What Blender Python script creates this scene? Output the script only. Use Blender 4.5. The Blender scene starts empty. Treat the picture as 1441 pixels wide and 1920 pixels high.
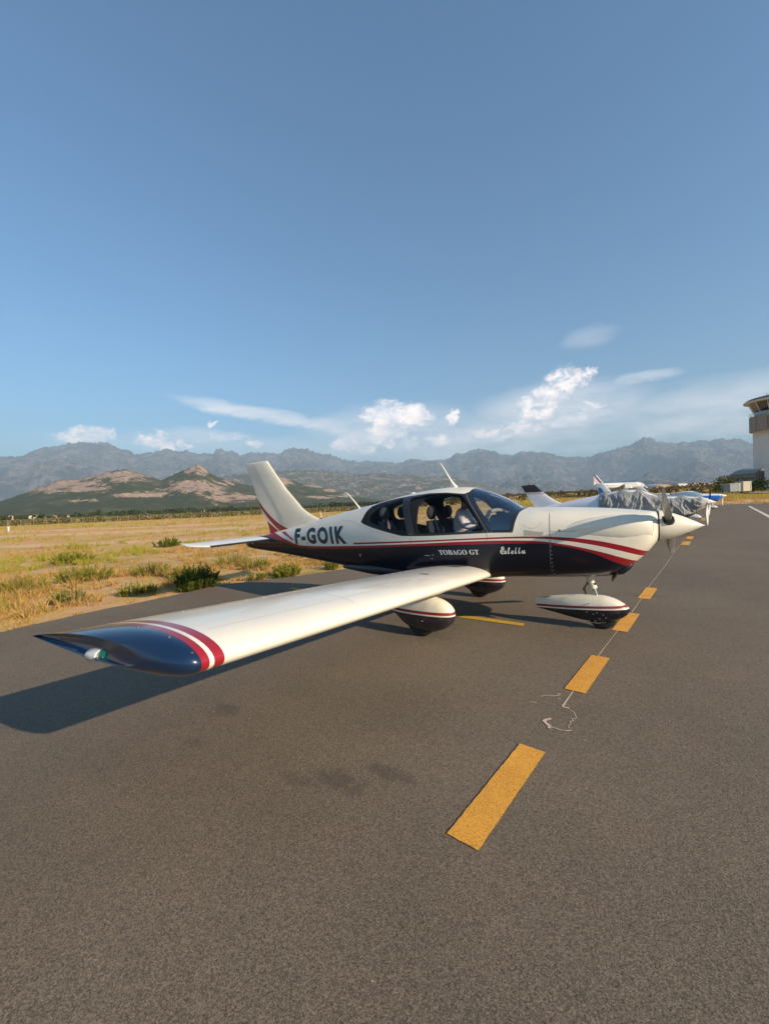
import bpy, bmesh, math, random
import numpy as np
from mathutils import Vector, Matrix
R = math.radians
scene = bpy.context.scene
col = scene.collection
rng = np.random.default_rng(7)
random.seed(7)

# ------------------------------------------------------------------ camera
CAM = np.array([2.31045, -5.89226, 1.67348])
cd = bpy.data.cameras.new('camera'); cam = bpy.data.objects.new('camera', cd); col.objects.link(cam)
cd.sensor_fit = 'VERTICAL'; cd.sensor_height = 36.0; cd.lens = 782.565 / 1920 * 36
cd.clip_start = 0.05; cd.clip_end = 60000
yaw, pit, rol = 2.1062683, -0.0186593, -0.0382314
Fv = np.array([math.cos(yaw) * math.cos(pit), math.sin(yaw) * math.cos(pit), math.sin(pit)])
Rv = np.array([math.sin(yaw), -math.cos(yaw), 0.0]); Uv = np.cross(Rv, Fv)
R2 = Rv * math.cos(rol) + Uv * math.sin(rol); U2 = -Rv * math.sin(rol) + Uv * math.cos(rol)
cam.matrix_world = Matrix([[R2[i], U2[i], -Fv[i], CAM[i]] for i in range(3)] + [[0, 0, 0, 1]])
scene.camera = cam

# ------------------------------------------------------------------ light
SUN_AZ, SUN_EL = -7.5, 23.0
w = bpy.data.worlds.new('World'); scene.world = w; w.use_nodes = True
wn, wl = w.node_tree.nodes, w.node_tree.links
for n in list(wn): wn.remove(n)
sd = Vector((math.cos(R(SUN_AZ)) * math.cos(R(SUN_EL)), math.sin(R(SUN_AZ)) * math.cos(R(SUN_EL)), math.sin(R(SUN_EL))))
L = bpy.data.lights.new('sun', 'SUN'); L.energy = 5.0; L.angle = R(0.53); L.color = (1.0, 0.80, 0.56)
lo = bpy.data.objects.new('sun', L); col.objects.link(lo); lo.rotation_mode = 'QUATERNION'
lo.rotation_quaternion = sd.to_track_quat('Z', 'Y'); lo.location = (20, -3, 12)
scene.view_settings.view_transform = 'Standard'; scene.view_settings.look = 'None'
scene.view_settings.gamma = 1; scene.view_settings.use_curve_mapping = False
scene.view_settings.exposure = 0.93
scene.render.engine = 'CYCLES'
scene.cycles.use_denoising = True; scene.cycles.denoising_prefilter = 'ACCURATE'; scene.cycles.adaptive_threshold = .006
scene.cycles.max_bounces = 8; scene.cycles.transparent_max_bounces = 24
scene.cycles.volume_bounces = 0
SKY_STRENGTH = 0.077

class G:
    """small helper to write node graphs"""
    def __init__(s, nt): s.nt = nt; s.n = nt.nodes; s.l = nt.links
    def put(s, sock, v):
        if v is None: return
        if hasattr(v, 'is_output') or isinstance(v, bpy.types.NodeSocket): s.l.new(v, sock)
        else:
            if sock.type == 'RGBA' and len(v) == 3: v = (*v, 1)
            sock.default_value = v
    def m(s, op, a, b=None, c=None, clamp=False):
        n = s.n.new('ShaderNodeMath'); n.operation = op; n.use_clamp = clamp
        for i, v in enumerate((a, b, c)): s.put(n.inputs[i], v)
        return n.outputs[0]
    def mix(s, f, a, b, blend='MIX'):
        n = s.n.new('ShaderNodeMix'); n.data_type = 'RGBA'; n.blend_type = blend
        s.put(n.inputs[0], f); s.put(n.inputs[6], a); s.put(n.inputs[7], b); return n.outputs[2]
    def noise(s, vec, scale, detail=3, rough=.5, dist=0):
        n = s.n.new('ShaderNodeTexNoise'); s.put(n.inputs['Vector'], vec)
        n.inputs['Scale'].default_value = scale; n.inputs['Detail'].default_value = detail
        n.inputs['Roughness'].default_value = rough; n.inputs['Distortion'].default_value = dist
        return n.outputs[0]
    def voro(s, vec, scale, out='Distance', feature='F1'):
        n = s.n.new('ShaderNodeTexVoronoi'); s.put(n.inputs['Vector'], vec); n.feature = feature
        n.inputs['Scale'].default_value = scale; return n.outputs[out]
    def rng(s, v, a, b, c=0., d=1., smooth=False):
        n = s.n.new('ShaderNodeMapRange'); s.put(n.inputs[0], v)
        if smooth: n.interpolation_type = 'SMOOTHSTEP'
        for i, x in enumerate((a, b, c, d)): n.inputs[i + 1].default_value = x
        return n.outputs[0]
    def ramp(s, v, pts):
        n = s.n.new('ShaderNodeValToRGB'); s.put(n.inputs[0], v); e = n.color_ramp.elements
        while len(e) < len(pts): e.new(0.5)
        for i, (p, c) in enumerate(pts): e[i].position = p; e[i].color = (*c, 1)
        return n.outputs[0]
    def coord(s, k='Object'): return s.n.new('ShaderNodeTexCoord').outputs[k]
    def xyz(s, v):
        n = s.n.new('ShaderNodeSeparateXYZ'); s.put(n.inputs[0], v); return n.outputs
    def scl(s, v, sc, rot=(0, 0, 0)):
        n = s.n.new('ShaderNodeMapping'); s.put(n.inputs[0], v); n.inputs['Scale'].default_value = sc
        n.inputs['Rotation'].default_value = rot; return n.outputs[0]
    def attr(s, name, out='Fac'):
        n = s.n.new('ShaderNodeAttribute'); n.attribute_name = name; return n.outputs[out]
    def bump(s, h, st=.3, dist=.01):
        n = s.n.new('ShaderNodeBump'); s.put(n.inputs['Height'], h); n.inputs['Strength'].default_value = st
        n.inputs['Distance'].default_value = dist; return n.outputs[0]
    def curve(s, v, pts):
        n = s.n.new('ShaderNodeFloatCurve'); s.put(n.inputs['Value'], v); c = n.mapping.curves[0]
        n.mapping.use_clip = False
        while len(c.points) < len(pts): c.points.new(0.5, 0.5)
        for i, (a, b) in enumerate(pts): c.points[i].location = (a, b)
        n.mapping.update(); return n.outputs[0]

# sky: daylight sky with a bank of small cumulus above the mountains
g = G(w.node_tree)
sky = wn.new('ShaderNodeTexSky'); sky.sky_type = 'NISHITA'; sky.sun_disc = False
sky.sun_elevation = R(SUN_EL); sky.sun_rotation = R(90 - SUN_AZ)
sky.air_density = 1.25; sky.dust_density = .8; sky.ozone_density = 4.2; sky.altitude = 20
dirv = g.coord('Generated')
X, Y, Zc = g.xyz(dirv)
az = g.m('MULTIPLY', g.m('ARCTAN2', Y, X), 57.29578)
el = g.m('MULTIPLY', g.m('ARCSINE', Zc), 57.29578)
wob = g.noise(g.scl(dirv, (1, 1, 1.6)), 26, 6, .6)
wob2 = g.noise(g.scl(dirv, (1, 1, 1.3)), 70, 4, .62)
wob3 = g.noise(g.scl(dirv, (1, 1, 3.5), (0, .0, .3)), 9, 7, .65)
azw = g.m('ADD', az, g.m('MULTIPLY', g.m('SUBTRACT', wob, .5), 3.4))
elw = g.m('ADD', el, g.m('MULTIPLY', g.m('SUBTRACT', wob2, .5), 1.6))
def blobs(lst, A, E_):
    acc = None
    for a, e, ra, re, s, *sl in lst:
        da = g.m('SUBTRACT', A, a); dx = g.m('DIVIDE', da, ra); ee = g.m('SUBTRACT', E_, e)
        if sl: ee = g.m('SUBTRACT', ee, g.m('MULTIPLY', da, sl[0]))
        dy = g.m('DIVIDE', ee, re)
        d = g.m('ADD', g.m('MULTIPLY', dx, dx), g.m('MULTIPLY', dy, dy))
        v = g.m('MULTIPLY', g.rng(d, 0, 1, 1, 0, True), s)
        acc = v if acc is None else g.m('MAXIMUM', acc, v)
    return acc
CUM = [(155.2, 9.2, 2.6, 1.1, 1), (156.4, 8.5, 2.6, .8, .9), (149.4, 8.5, 2.4, 1.2, .8), (148.2, 9.3, 1.1, .7, .9), (142.9, 10.9, .9, .5, .9),
       (137.4, 8.5, 1.3, .6, .9), (126.2, 8.2, 2.0, 1.0, .95), (122.9, 7.7, 1.9, .9, .8), (119.6, 12.0, 3.8, 2.3, 1), (116.0, 11.6, 2.6, 1.9, 1),
       (122.4, 12.0, 1.6, 1.2, .9), (119.3, 8.1, 1.8, .8, .9), (113.1, 8.3, 1.9, 1.2, .85), (110.9, 11.2, 1.1, 1.3, .95), (96.6, 14.4, 2.8, 1.7, 1), (98.6, 12.6, 2.4, 1.8, .9), (120, 9.9, 3.6, 1.4, .75),
       (99.2, 13.2, 2.0, 1.1, .85), (101.6, 12.0, 1.6, 1.3, .8), (100.2, 10.6, 3.4, .8, .8), (94.3, 14.9, 1.2, .6, .8), (170, 9, 4, 1.2, .8), (62, 11, 5, 1.5, .9),
       (93.8, 10.9, 2.2, .6, .6), (124.5, 8.6, 2.6, 1.2, .8), (121.3, 8.9, 2.2, 1.3, .85), (116.8, 8.2, 2.2, 1.0, .75), (109, 8.6, 2.6, 1.1, .7), (105.2, 8.4, 2.4, 1.0, .75), (102.4, 9.2, 3.0, 1.2, .85), (97.6, 9.6, 3.4, 1.1, .75), (147, 8.1, 3.2, .8, .7), (140.4, 9.3, 3.0, .7, .6), (47, 9, 6, 1.2, .8), (200, 9, 7, 1.6, .8), (-120, 10, 9, 2.0, .8), (-60, 11, 8, 1.8, .8)]
WSP = [(136.5, 12.2, 12, 1.25, .95, .16), (127.5, 10.8, 5.5, 1.5, .8, .1), (144, 9.4, 7, 1.2, .6), (119, 9.6, 15, 4.4, .8), (98, 10.6, 13, 4.6, .85), (88.6, 13.2, 4.5, 1.1, .7),
       (94, 18.6, 4.0, 1.6, .28), (80, 8.5, 18, 4.0, .85), (107, 8, 24, 3.8, .8), (135, 7.5, 22, 2.4, .5), (70, 10, 9, 2, .3), (150, 8, 14, 2, .35), (60, 8, 16, 3, .5), (180, 11, 12, 2, .35), (-90, 12, 16, 3, .35)]
cum = blobs([(a, e, ra * 1.15, re * 1.2, s) for a, e, ra, re, s in CUM], azw, elw)
puff = g.noise(g.scl(dirv, (1, 1, 1.5)), 34, 9, .62, .6)
cum = g.m('MULTIPLY', g.rng(g.m('ADD', g.m('MULTIPLY', cum, 1.5), g.m('MULTIPLY', g.m('SUBTRACT', puff, .5), 3.6)), .28, 1.9, 0, 1, True), g.rng(cum, .0, .35, 0, 1, True))
wsp = g.m('MULTIPLY', blobs(WSP, az, g.m('ADD', el, g.m('MULTIPLY', g.m('SUBTRACT', wob3, .5), 3))), g.rng(wob3, .32, .68, .35, 1.15))
shade = g.rng(g.m('ADD', g.m('MULTIPLY', g.noise(g.scl(dirv, (1, 1, 1.2)), 20, 5, .55), .8), g.m('MULTIPLY', puff, .2)), .40, .58, 0, 1)
ccol = g.mix(shade, (8.6, 8.4, 9.0), (14.5, 12.2, 10.9))
tint = g.mix(1.0, sky.outputs[0], (.66, .96, 1.09), 'MULTIPLY')
skyc = g.mix(g.m('MULTIPLY', wsp, .78, clamp=True), tint, (9.8, 9.2, 9.0))
skyc = g.mix(g.m('MULTIPLY', cum, .95, clamp=True), skyc, ccol)
bg = wn.new('ShaderNodeBackground'); g.put(bg.inputs[0], skyc); bg.inputs[1].default_value = SKY_STRENGTH
wo = wn.new('ShaderNodeOutputWorld'); wl.new(bg.outputs[0], wo.inputs[0])

# ------------------------------------------------------------------ helpers
def link(o, parent=None, label=None, cat=None, group=None, kind=None):
    col.objects.link(o)
    if parent is not None: o.parent = parent
    for k, v in (('label', label), ('category', cat), ('group', group), ('kind', kind)):
        if v: o[k] = v
    return o
def empty(name, loc=(0, 0, 0), rz=0., label=None, cat=None, group=None, parent=None, ry=0.):
    o = bpy.data.objects.new(name, None); o.location = loc; o.rotation_euler = (0, ry, rz); o.empty_display_size = .2
    return link(o, parent, label, cat, group)
def mesh(name, V, Fc, m=None, parent=None, smooth=False, loc=None, rz=0., **kw):
    me = bpy.data.meshes.new(name)
    V = [tuple(map(float, v)) for v in V]
    me.from_pydata(V, [], [tuple(int(i) for i in f) for f in Fc]); me.validate(); me.update()
    if smooth: me.shade_smooth()
    if m is not None:
        for mm in (m if isinstance(m, (list, tuple)) else [m]): me.materials.append(mm)
    o = bpy.data.objects.new(name, me)
    if loc is not None: o.location = loc
    o.rotation_euler = (0, 0, rz)
    return link(o, parent, **kw)
def fastmesh(name, V, F, m, parent=None, colors=None, **kw):
    """V (n,3) array, F (k,3|4) array; colors per vertex"""
    me = bpy.data.meshes.new(name); V = np.asarray(V, np.float32); F = np.asarray(F, np.int32); k = F.shape[1]
    me.vertices.add(len(V)); me.vertices.foreach_set('co', V.ravel())
    me.loops.add(F.size); me.loops.foreach_set('vertex_index', F.ravel())
    me.polygons.add(len(F)); me.polygons.foreach_set('loop_start', np.arange(0, F.size, k, dtype=np.int32))
    me.update(calc_edges=True)
    if colors is not None:
        a = me.attributes.new('col', 'FLOAT_COLOR', 'POINT'); c = np.ones((len(V), 4), np.float32); c[:, :3] = colors
        a.data.foreach_set('color', c.ravel())
    me.materials.append(m); o = bpy.data.objects.new(name, me); return link(o, parent, **kw)
class MB:
    def __init__(s): s.v = []; s.f = []
    def add(s, v, f):
        b = len(s.v); s.v += [tuple(x) for x in v]; s.f += [tuple(i + b for i in q) for q in f]; return s
    def box(s, c, d, rz=0., taper=1.):
        x, y, z = [k / 2 for k in d]; cs, sn = math.cos(rz), math.sin(rz); vs = []
        for sz in (-1, 1):
            t = taper if sz > 0 else 1
            for sx, sy in ((-1, -1), (1, -1), (1, 1), (-1, 1)):
                px, py = sx * x * t, sy * y * t
                vs.append((c[0] + px * cs - py * sn, c[1] + px * sn + py * cs, c[2] + sz * z))
        return s.add(vs, [(3, 2, 1, 0), (4, 5, 6, 7), (0, 1, 5, 4), (1, 2, 6, 5), (2, 3, 7, 6), (3, 0, 4, 7)])
    def tube(s, pts, r, n=10, caps=True):
        pts = [Vector(p) for p in pts]; rr = r if isinstance(r, (list, tuple)) else [r] * len(pts); vs = []; fs = []
        for i, p in enumerate(pts):
            d = (pts[min(i + 1, len(pts) - 1)] - pts[max(i - 1, 0)]).normalized()
            a = d.orthogonal().normalized() if i == 0 else (a - d * a.dot(d)).normalized()
            b = d.cross(a)
            for k in range(n):
                t = 2 * math.pi * k / n; vs.append(tuple(p + (a * math.cos(t) + b * math.sin(t)) * rr[i]))
        for i in range(len(pts) - 1):
            for k in range(n): fs.append((i * n + k, i * n + (k + 1) % n, (i + 1) * n + (k + 1) % n, (i + 1) * n + k))
        if caps: fs += [tuple(range(n))[::-1], tuple((len(pts) - 1) * n + k for k in range(n))]
        return s.add(vs, fs)
    def loft(s, rings, caps=True, closed=True):
        n = len(rings[0]); vs = [tuple(p) for r_ in rings for p in r_]; fs = []
        for i in range(len(rings) - 1):
            for k in range(n if closed else n - 1): fs.append((i * n + k, i * n + (k + 1) % n, (i + 1) * n + (k + 1) % n, (i + 1) * n + k))
        if caps: fs += [tuple(range(n))[::-1], tuple((len(rings) - 1) * n + k for k in range(n))]
        return s.add(vs, fs)
    def build(s, name, m, parent=None, smooth=False, sharp=None, **kw):
        o = mesh(name, s.v, s.f, m, parent, smooth, **kw)
        bm = bmesh.new(); bm.from_mesh(o.data); bmesh.ops.recalc_face_normals(bm, faces=bm.faces); bm.to_mesh(o.data); bm.free()
        if sharp: o.data.set_sharp_from_angle(angle=R(sharp))
        return o
def ellip(c, r, n=16, m=10):
    """ellipsoid as rings"""
    mb = MB(); rings = []
    for i in range(1, m):
        a = math.pi * i / m
        rings.append([(c[0] + r[0] * math.sin(a) * math.cos(2 * math.pi * k / n), c[1] + r[1] * math.sin(a) * math.sin(2 * math.pi * k / n), c[2] + r[2] * math.cos(a)) for k in range(n)])
    return mb.loft(rings)

# ------------------------------------------------------------------ materials
MATS = {}
def mat(name, c=(.5, .5, .5), rough=.5, metal=0., coat=0., bump=None, var=None, spec=.5):
    if name in MATS: return MATS[name]
    m = bpy.data.materials.new(name); m.use_nodes = True; g = G(m.node_tree); b = g.n['Principled BSDF']
    cc = c
    if var:
        v = g.noise(g.coord(), var[0], 5, .6); cc = g.mix(g.rng(v, .3, .7), tuple(x * (1 - var[1]) for x in c), tuple(min(1, x * (1 + var[1])) for x in c))
    g.put(b.inputs['Base Color'], cc); b.inputs['Roughness'].default_value = rough; b.inputs['Metallic'].default_value = metal
    b.inputs['Coat Weight'].default_value = coat; b.inputs['Coat Roughness'].default_value = .06; b.inputs['Specular IOR Level'].default_value = spec
    if bump: g.put(b.inputs['Normal'], g.bump(g.noise(g.coord(), bump[0], 4), bump[1], bump[2]))
    MATS[name] = m; return m
CREAM = (.76, .72, .62); RED = (.30, .012, .022); NAVY = (.003, .0055, .015)
def glassmat(name, tint, ior=1.5, base=.04, gain=1.):
    m = bpy.data.materials.new(name); m.use_nodes = True; g = G(m.node_tree); g.n.remove(g.n['Principled BSDF'])
    t = g.n.new('ShaderNodeBsdfTransparent'); g.put(t.inputs[0], tint)
    s = g.n.new('ShaderNodeBsdfGlossy'); s.inputs['Roughness'].default_value = .02; g.put(s.inputs[0], (.95, .97, 1))
    fr = g.n.new('ShaderNodeFresnel'); fr.inputs[0].default_value = ior
    mx = g.n.new('ShaderNodeMixShader'); g.put(mx.inputs[0], g.m('ADD', g.m('MULTIPLY', fr.outputs[0], gain), base, clamp=True)); g.l.new(t.outputs[0], mx.inputs[1]); g.l.new(s.outputs[0], mx.inputs[2])
    g.l.new(mx.outputs[0], g.n['Material Output'].inputs[0]); return m
GLASS = glassmat('tinted_side_glass', (.88, .89, .90), 1.4, .0, .3)
WGLASS = glassmat('windscreen_glass', (.88, .92, .95), 1.5, .13)
BLACK = mat('black_paint', (.016, .017, .02), .38, coat=.3)
DKGREY = mat('dark_grey_trim', (.05, .053, .06), .5)
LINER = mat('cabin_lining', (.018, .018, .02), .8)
WHITE = mat('cream_paint', CREAM, .3, coat=.5, var=(1.6, .04))
REDP = mat('red_paint', RED, .3, coat=.5)
NAVYP = mat('navy_paint', (.006, .022, .065), .25, coat=.6, spec=.4)
RUBBER = mat('tyre_rubber', (.018, .018, .018), .85)
METAL = mat('bare_metal', (.45, .44, .42), .35, .9)
LETTERB = mat('black_lettering', (.012, .013, .02), .4)
LETTERW = mat('white_lettering', (.75, .73, .70), .5)
PANEL = mat('panel_gap', (.16, .15, .13), .8)
PANELD = mat('panel_gap_dark', (.12, .13, .16), .6)
PANELK = mat('panel_gap_black', (.02, .02, .02), .7)

# livery of the nearest plane: cream over navy with two red bands whose edges follow the fuselage
S1T = [(-1.466, 1.088), (-.356, 1.144), (.69, 1.195), (1.04, 1.209), (1.27, 1.211), (1.44, 1.208), (1.85, 1.176), (2.19, 1.107), (2.405, 1.036), (2.56, .97)]
S1B = [(-1.466, 1.059), (-.356, 1.121), (.69, 1.174), (1.04, 1.186), (1.27, 1.186), (1.44, 1.177), (1.85, 1.123), (2.19, 1.041), (2.40, .965), (2.56, .89)]
S2T = [(-4.5, 1.33), (-3.85, 1.245), (-3.55, 1.193), (-3.21, 1.096), (-2.845, 1.004), (-2.60, .996), (-1.47, 1.039), (-.356, 1.100), (.69, 1.155), (1.04, 1.160), (1.27, 1.155), (1.44, 1.141), (1.85, 1.065), (2.19, .963), (2.40, .872), (2.56, .78)]
S2B = [(-4.5, 1.20), (-3.82, 1.138), (-3.31, 1.05), (-2.82, .969), (-2.35, .962), (-1.47, 1.004), (-.356, 1.068), (.69, 1.113), (1.04, 1.124), (1.27, 1.125), (1.44, 1.116), (1.85, 1.032), (2.09, .924), (2.22, .855), (2.56, .6)]
def livery(name):
    m = bpy.data.materials.new(name); m.use_nodes = True; g = G(m.node_tree); b = g.n['Principled BSDF']
    x, y, z = g.xyz(g.coord()); t = g.rng(x, -4.5, 2.56, 0, 1)
    def cv(P): return g.curve(t, [((a + 4.5) / 7.06, v / 2) for a, v in P])
    def above(P): return g.m('GREATER_THAN', g.m('MULTIPLY', z, .5), cv(P))
    n = g.noise(g.coord(), 2.2, 5, .6)
    dirt = g.noise(g.scl(g.coord(), (1.5, 1.5, 9)), 3, 6, .65)
    cream = g.mix(g.rng(n, .3, .7), tuple(c * .95 for c in CREAM), CREAM)
    cream = g.mix(g.m('MULTIPLY', g.rng(dirt, .52, .8), .25), cream, (.50, .46, .38))
    c = g.mix(above(S2B), NAVY, RED); c = g.mix(above(S2T), c, cream)
    band = g.m('MULTIPLY', g.m('MULTIPLY', above(S1B), g.m('SUBTRACT', 1, above(S1T))), g.m('GREATER_THAN', x, -1.466))
    c = g.mix(band, c, RED)
    g.put(b.inputs['Base Color'], c); g.put(b.inputs['Roughness'], g.rng(n, .3, .7, .24, .36)); b.inputs['Coat Weight'].default_value = .25; b.inputs['Coat Roughness'].default_value = .07; b.inputs['Specular IOR Level'].default_value = .32
    g.put(b.inputs['Normal'], g.bump(g.noise(g.scl(g.coord(), (1, 1, 1)), 5, 2), .05, .02))
    return m
LIV = livery('fuselage_livery')

# ------------------------------------------------------------------ setting: apron and field
def sstep(v, a, b):
    t = np.clip((np.asarray(v, float) - a) / (b - a), 0, 1); return t * t * (3 - 2 * t)
def ground_z(x, y):
    """the field is flat on the left and climbs gently behind the parked planes on the right"""
    x = np.asarray(x, float); y = np.asarray(y, float); r = np.hypot(x - CAM[0], y - CAM[1]); a = np.degrees(np.arctan2(y - CAM[1], x - CAM[0]))
    s = (1 - sstep(a, 100, 124)) * sstep(a, 8, 30)
    return s * (.55 * sstep(y, 62.5, 67) + 3.6 * sstep(r, 72, 290)) * (1 - .7 * sstep(r, 500, 1600))
def attach_ground():
    # field: one sheet to the horizon
    m = bpy.data.materials.new('dry_field'); m.use_nodes = True; g = G(m.node_tree); b = g.n['Principled BSDF']; P = g.coord()
    n1 = g.noise(P, .16, 6, .6, .4); n2 = g.noise(P, .9, 6, .65); n3 = g.noise(P, 14, 4, .7); nb = g.noise(P, .45, 5, .65); nf = g.noise(P, .012, 5, .6)
    soil = g.mix(n3, (.54, .31, .15), (.76, .48, .26)); straw = g.mix(n3, (.50, .30, .09), (.68, .44, .15)); green = g.mix(n3, (.22, .19, .035), (.38, .31, .06))
    x, y, z = g.xyz(P)
    dist = g.m('ADD', g.m('MULTIPLY', x, -.51), g.m('MULTIPLY', g.m('ADD', y, 5.9), .86))   # metres out from the apron corner
    c = g.mix(g.rng(n2, .42, .58, 0, 1), soil, straw)
    c = g.mix(g.m('MULTIPLY', g.rng(n1, .52, .66), g.rng(n2, .35, .55)), c, green)
    c = g.mix(g.m('MULTIPLY', g.rng(nb, .54, .62), .8), c, g.mix(n3, (.62, .40, .24), (.78, .53, .34)))
    # sandy vehicle tracks across the field
    tr = g.m('ADD', dist, g.m('MULTIPLY', g.m('SUBTRACT', g.noise(P, .06, 2), .5), 9))
    for d0, wd in ((24.5, 1.5), (38, 2.6), (52, 2.2)):
        k = g.rng(g.m('ABSOLUTE', g.m('SUBTRACT', tr, d0)), wd * .6, wd * 1.3, 1, 0, True)
        c = g.mix(g.m('MULTIPLY', k, g.rng(n2, .3, .6, .5, 1)), c, (.72, .48, .29))
    far = g.rng(dist, 150, 420, 0, 1, True)
    fc = g.mix(g.rng(nf, .4, .6), (.055, .065, .03), (.17, .15, .08))
    fc = g.mix(g.rng(g.noise(P, .03, 4), .60, .68), fc, (.34, .26, .17))
    c = g.mix(far, c, fc)
    g.put(b.inputs['Base Color'], c); b.inputs['Roughness'].default_value = 1; b.inputs['Specular IOR Level'].default_value = .1
    g.put(b.inputs['Normal'], g.bump(g.m('ADD', n3, g.m('MULTIPLY', n2, 2)), .9, .06))
    # gently uneven sheet, finer near the apron
    a = np.concatenate([-np.geomspace(15000, 70, 26), np.linspace(-60, 60, 121), np.linspace(62, 70, 9), np.geomspace(74, 15000, 34)])
    xs = np.concatenate([a[a > -15000], []]); xs = np.concatenate([[-16000], xs[xs < 11800], [11800]]); ys = np.concatenate([[-5300], a[(a > -5300) & (a < 16000)], [16000]])
    XX, YY = np.meshgrid(xs, ys, indexing='ij')
    ZZ = -.03 - .02 * np.abs(np.sin(XX * .9) * np.cos(YY * .7)) + ground_z(XX, YY)
    V = np.stack([XX, YY, ZZ], -1).reshape(-1, 3); ny = len(ys); i, j = np.meshgrid(np.arange(len(xs) - 1), np.arange(ny - 1), indexing='ij'); k = (i * ny + j).ravel()
    o = fastmesh('dry_grass_field', V, np.stack([k, k + ny, k + ny + 1, k + 1], 1), m, label='dry sandy field with patchy grass reaching out to the hills', kind='structure')
    o.data.shade_smooth()
attach_ground()
def apron_edge(y):
    return float(np.interp(y, [-70, -8, -3.54, .35, 1.76, 2.9, 3.76, 6, 63], [-8.5, -6.35, -5.78, -5.70, -4.75, -4.29, -4.0, -3.3, 4.5]))
def asphalt():
    m = bpy.data.materials.new('asphalt'); m.use_nodes = True; g = G(m.node_tree); b = g.n['Principled BSDF']; P = g.coord()
    big = g.noise(P, .35, 5, .55, .3); mid = g.noise(P, 2.5, 5, .6); grain = g.noise(P, 150, 2, .9); vo = g.xyz(g.voro(P, 280, 'Color'))[0]; vo2 = g.xyz(g.voro(P, 150, 'Color'))[1]; fine = g.noise(P, 330, 2, .8)
    c = g.mix(g.rng(big, .35, .65), (.130, .106, .079), (.160, .132, .098))
    c = g.mix(g.m('MULTIPLY', g.rng(mid, .45, .75), .35), c, (.19, .135, .105))
    c = g.mix(1.0, c, g.ramp(g.m('ADD', g.m('ADD', g.m('MULTIPLY', grain, .30), g.m('MULTIPLY', fine, .15)), g.m('ADD', g.m('MULTIPLY', vo, .38), g.m('MULTIPLY', vo2, .17))), [(.26, (.36, .36, .36)), (.42, (.78, .78, .78)), (.56, (1.14, 1.14, 1.14)), (.78, (2.1, 2.0, 1.85))]), 'MULTIPLY')
    # pale chips and dark oil drips
    vd = g.n.new('ShaderNodeTexVoronoi'); g.put(vd.inputs[0], P); vd.inputs['Scale'].default_value = 7
    chip = g.m('MULTIPLY', g.m('LESS_THAN', vd.outputs['Distance'], .028), g.m('GREATER_THAN', g.xyz(vd.outputs['Color'])[0], .35))
    c = g.mix(chip, c, (.55, .50, .42))
    x, y, z = g.xyz(P); st = None
    nw = g.noise(P, 13, 8, .75)
    for sx, sy, rx, ry, k in ((-.66, -3.62, .15, .10, .5), (-.45, -4.05, .12, .06, .28), (.74, -3.90, .20, .09, .5), (.98, -3.70, .2, .07, .5), (.5, -4.02, .16, .06, .35), (.3, -3.0, .9, .5, .18), (-1.9, -2.4, .8, .35, .15), (1.6, 1.6, .5, .25, .3), (2.4, 2.2, .5, .2, .25), (-.2, -.9, .8, .6, .25)):
        dx = g.m('DIVIDE', g.m('SUBTRACT', x, sx), rx); dy = g.m('DIVIDE', g.m('SUBTRACT', y, sy), ry)
        d = g.m('ADD', g.m('ADD', g.m('MULTIPLY', dx, dx), g.m('MULTIPLY', dy, dy)), g.m('MULTIPLY', g.m('SUBTRACT', nw, .5), 5.0))
        v = g.rng(d, .0, 1.3, k, 0, True); st = v if st is None else g.m('MAXIMUM', st, v)
    c = g.mix(st, c, (.06, .052, .046))
    g.put(b.inputs['Base Color'], c); g.put(b.inputs['Roughness'], g.rng(big, .3, .7, .82, .92)); b.inputs['Specular IOR Level'].default_value = .25
    g.put(b.inputs['Normal'], g.bump(vo, .10, .002))
    return m
ys = np.concatenate([np.linspace(-70, -12, 20), np.linspace(-11, 14, 101), np.linspace(14.6, 62, 70)])
V = []; Fq = []
for i, y in enumerate(ys):
    e = apron_edge(y) + .05 * math.sin(y * 1.9) * math.sin(y * .73) + random.uniform(-.025, .025)
    V += [(e - .03, y, -.05), (e, y, 0), (70, y, 0)]
    if i: a = 3 * (i - 1); Fq += [(a, a + 3, a + 4, a + 1), (a + 1, a + 4, a + 5, a + 2)]
APRON = mesh('asphalt_apron', V, Fq, asphalt(), label='grey brown asphalt parking apron under the planes', kind='structure')
def paint(name, c, wear=.5):
    m = bpy.data.materials.new(name); m.use_nodes = True; g = G(m.node_tree); b = g.n['Principled BSDF']; P = g.coord()
    gr = g.noise(P, 120, 3, .75); fi = g.noise(P, 30, 4, .7); md = g.noise(P, 3, 4, .6)
    cc = g.mix(g.rng(md, .3, .7), c, tuple(k * .82 for k in c))
    cc = g.mix(1., cc, g.ramp(gr, [(.3, (.5, .46, .4)), (.5, (.97, .97, .97)), (.7, (1.15, 1.15, 1.15))]), 'MULTIPLY')
    k = g.m('MULTIPLY', g.rng(g.m('ADD', g.m('MULTIPLY', gr, .6), g.m('MULTIPLY', fi, .4)), .40, .36), wear)
    cc = g.mix(k, cc, (.09, .075, .06)); g.put(b.inputs['Base Color'], cc); b.inputs['Roughness'].default_value = .8
    g.put(b.inputs['Normal'], g.bump(gr, .6, .004)); return m
YEL = paint('yellow_marking_paint', (.80, .38, .05), .9); YEL2 = paint('bright_yellow_marking_paint', (.62, .40, .03), .7); CRM = paint('cream_line_paint', (.66, .52, .38), .5); WLINE = paint('white_line_paint', (.70, .66, .58), .6)
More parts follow.
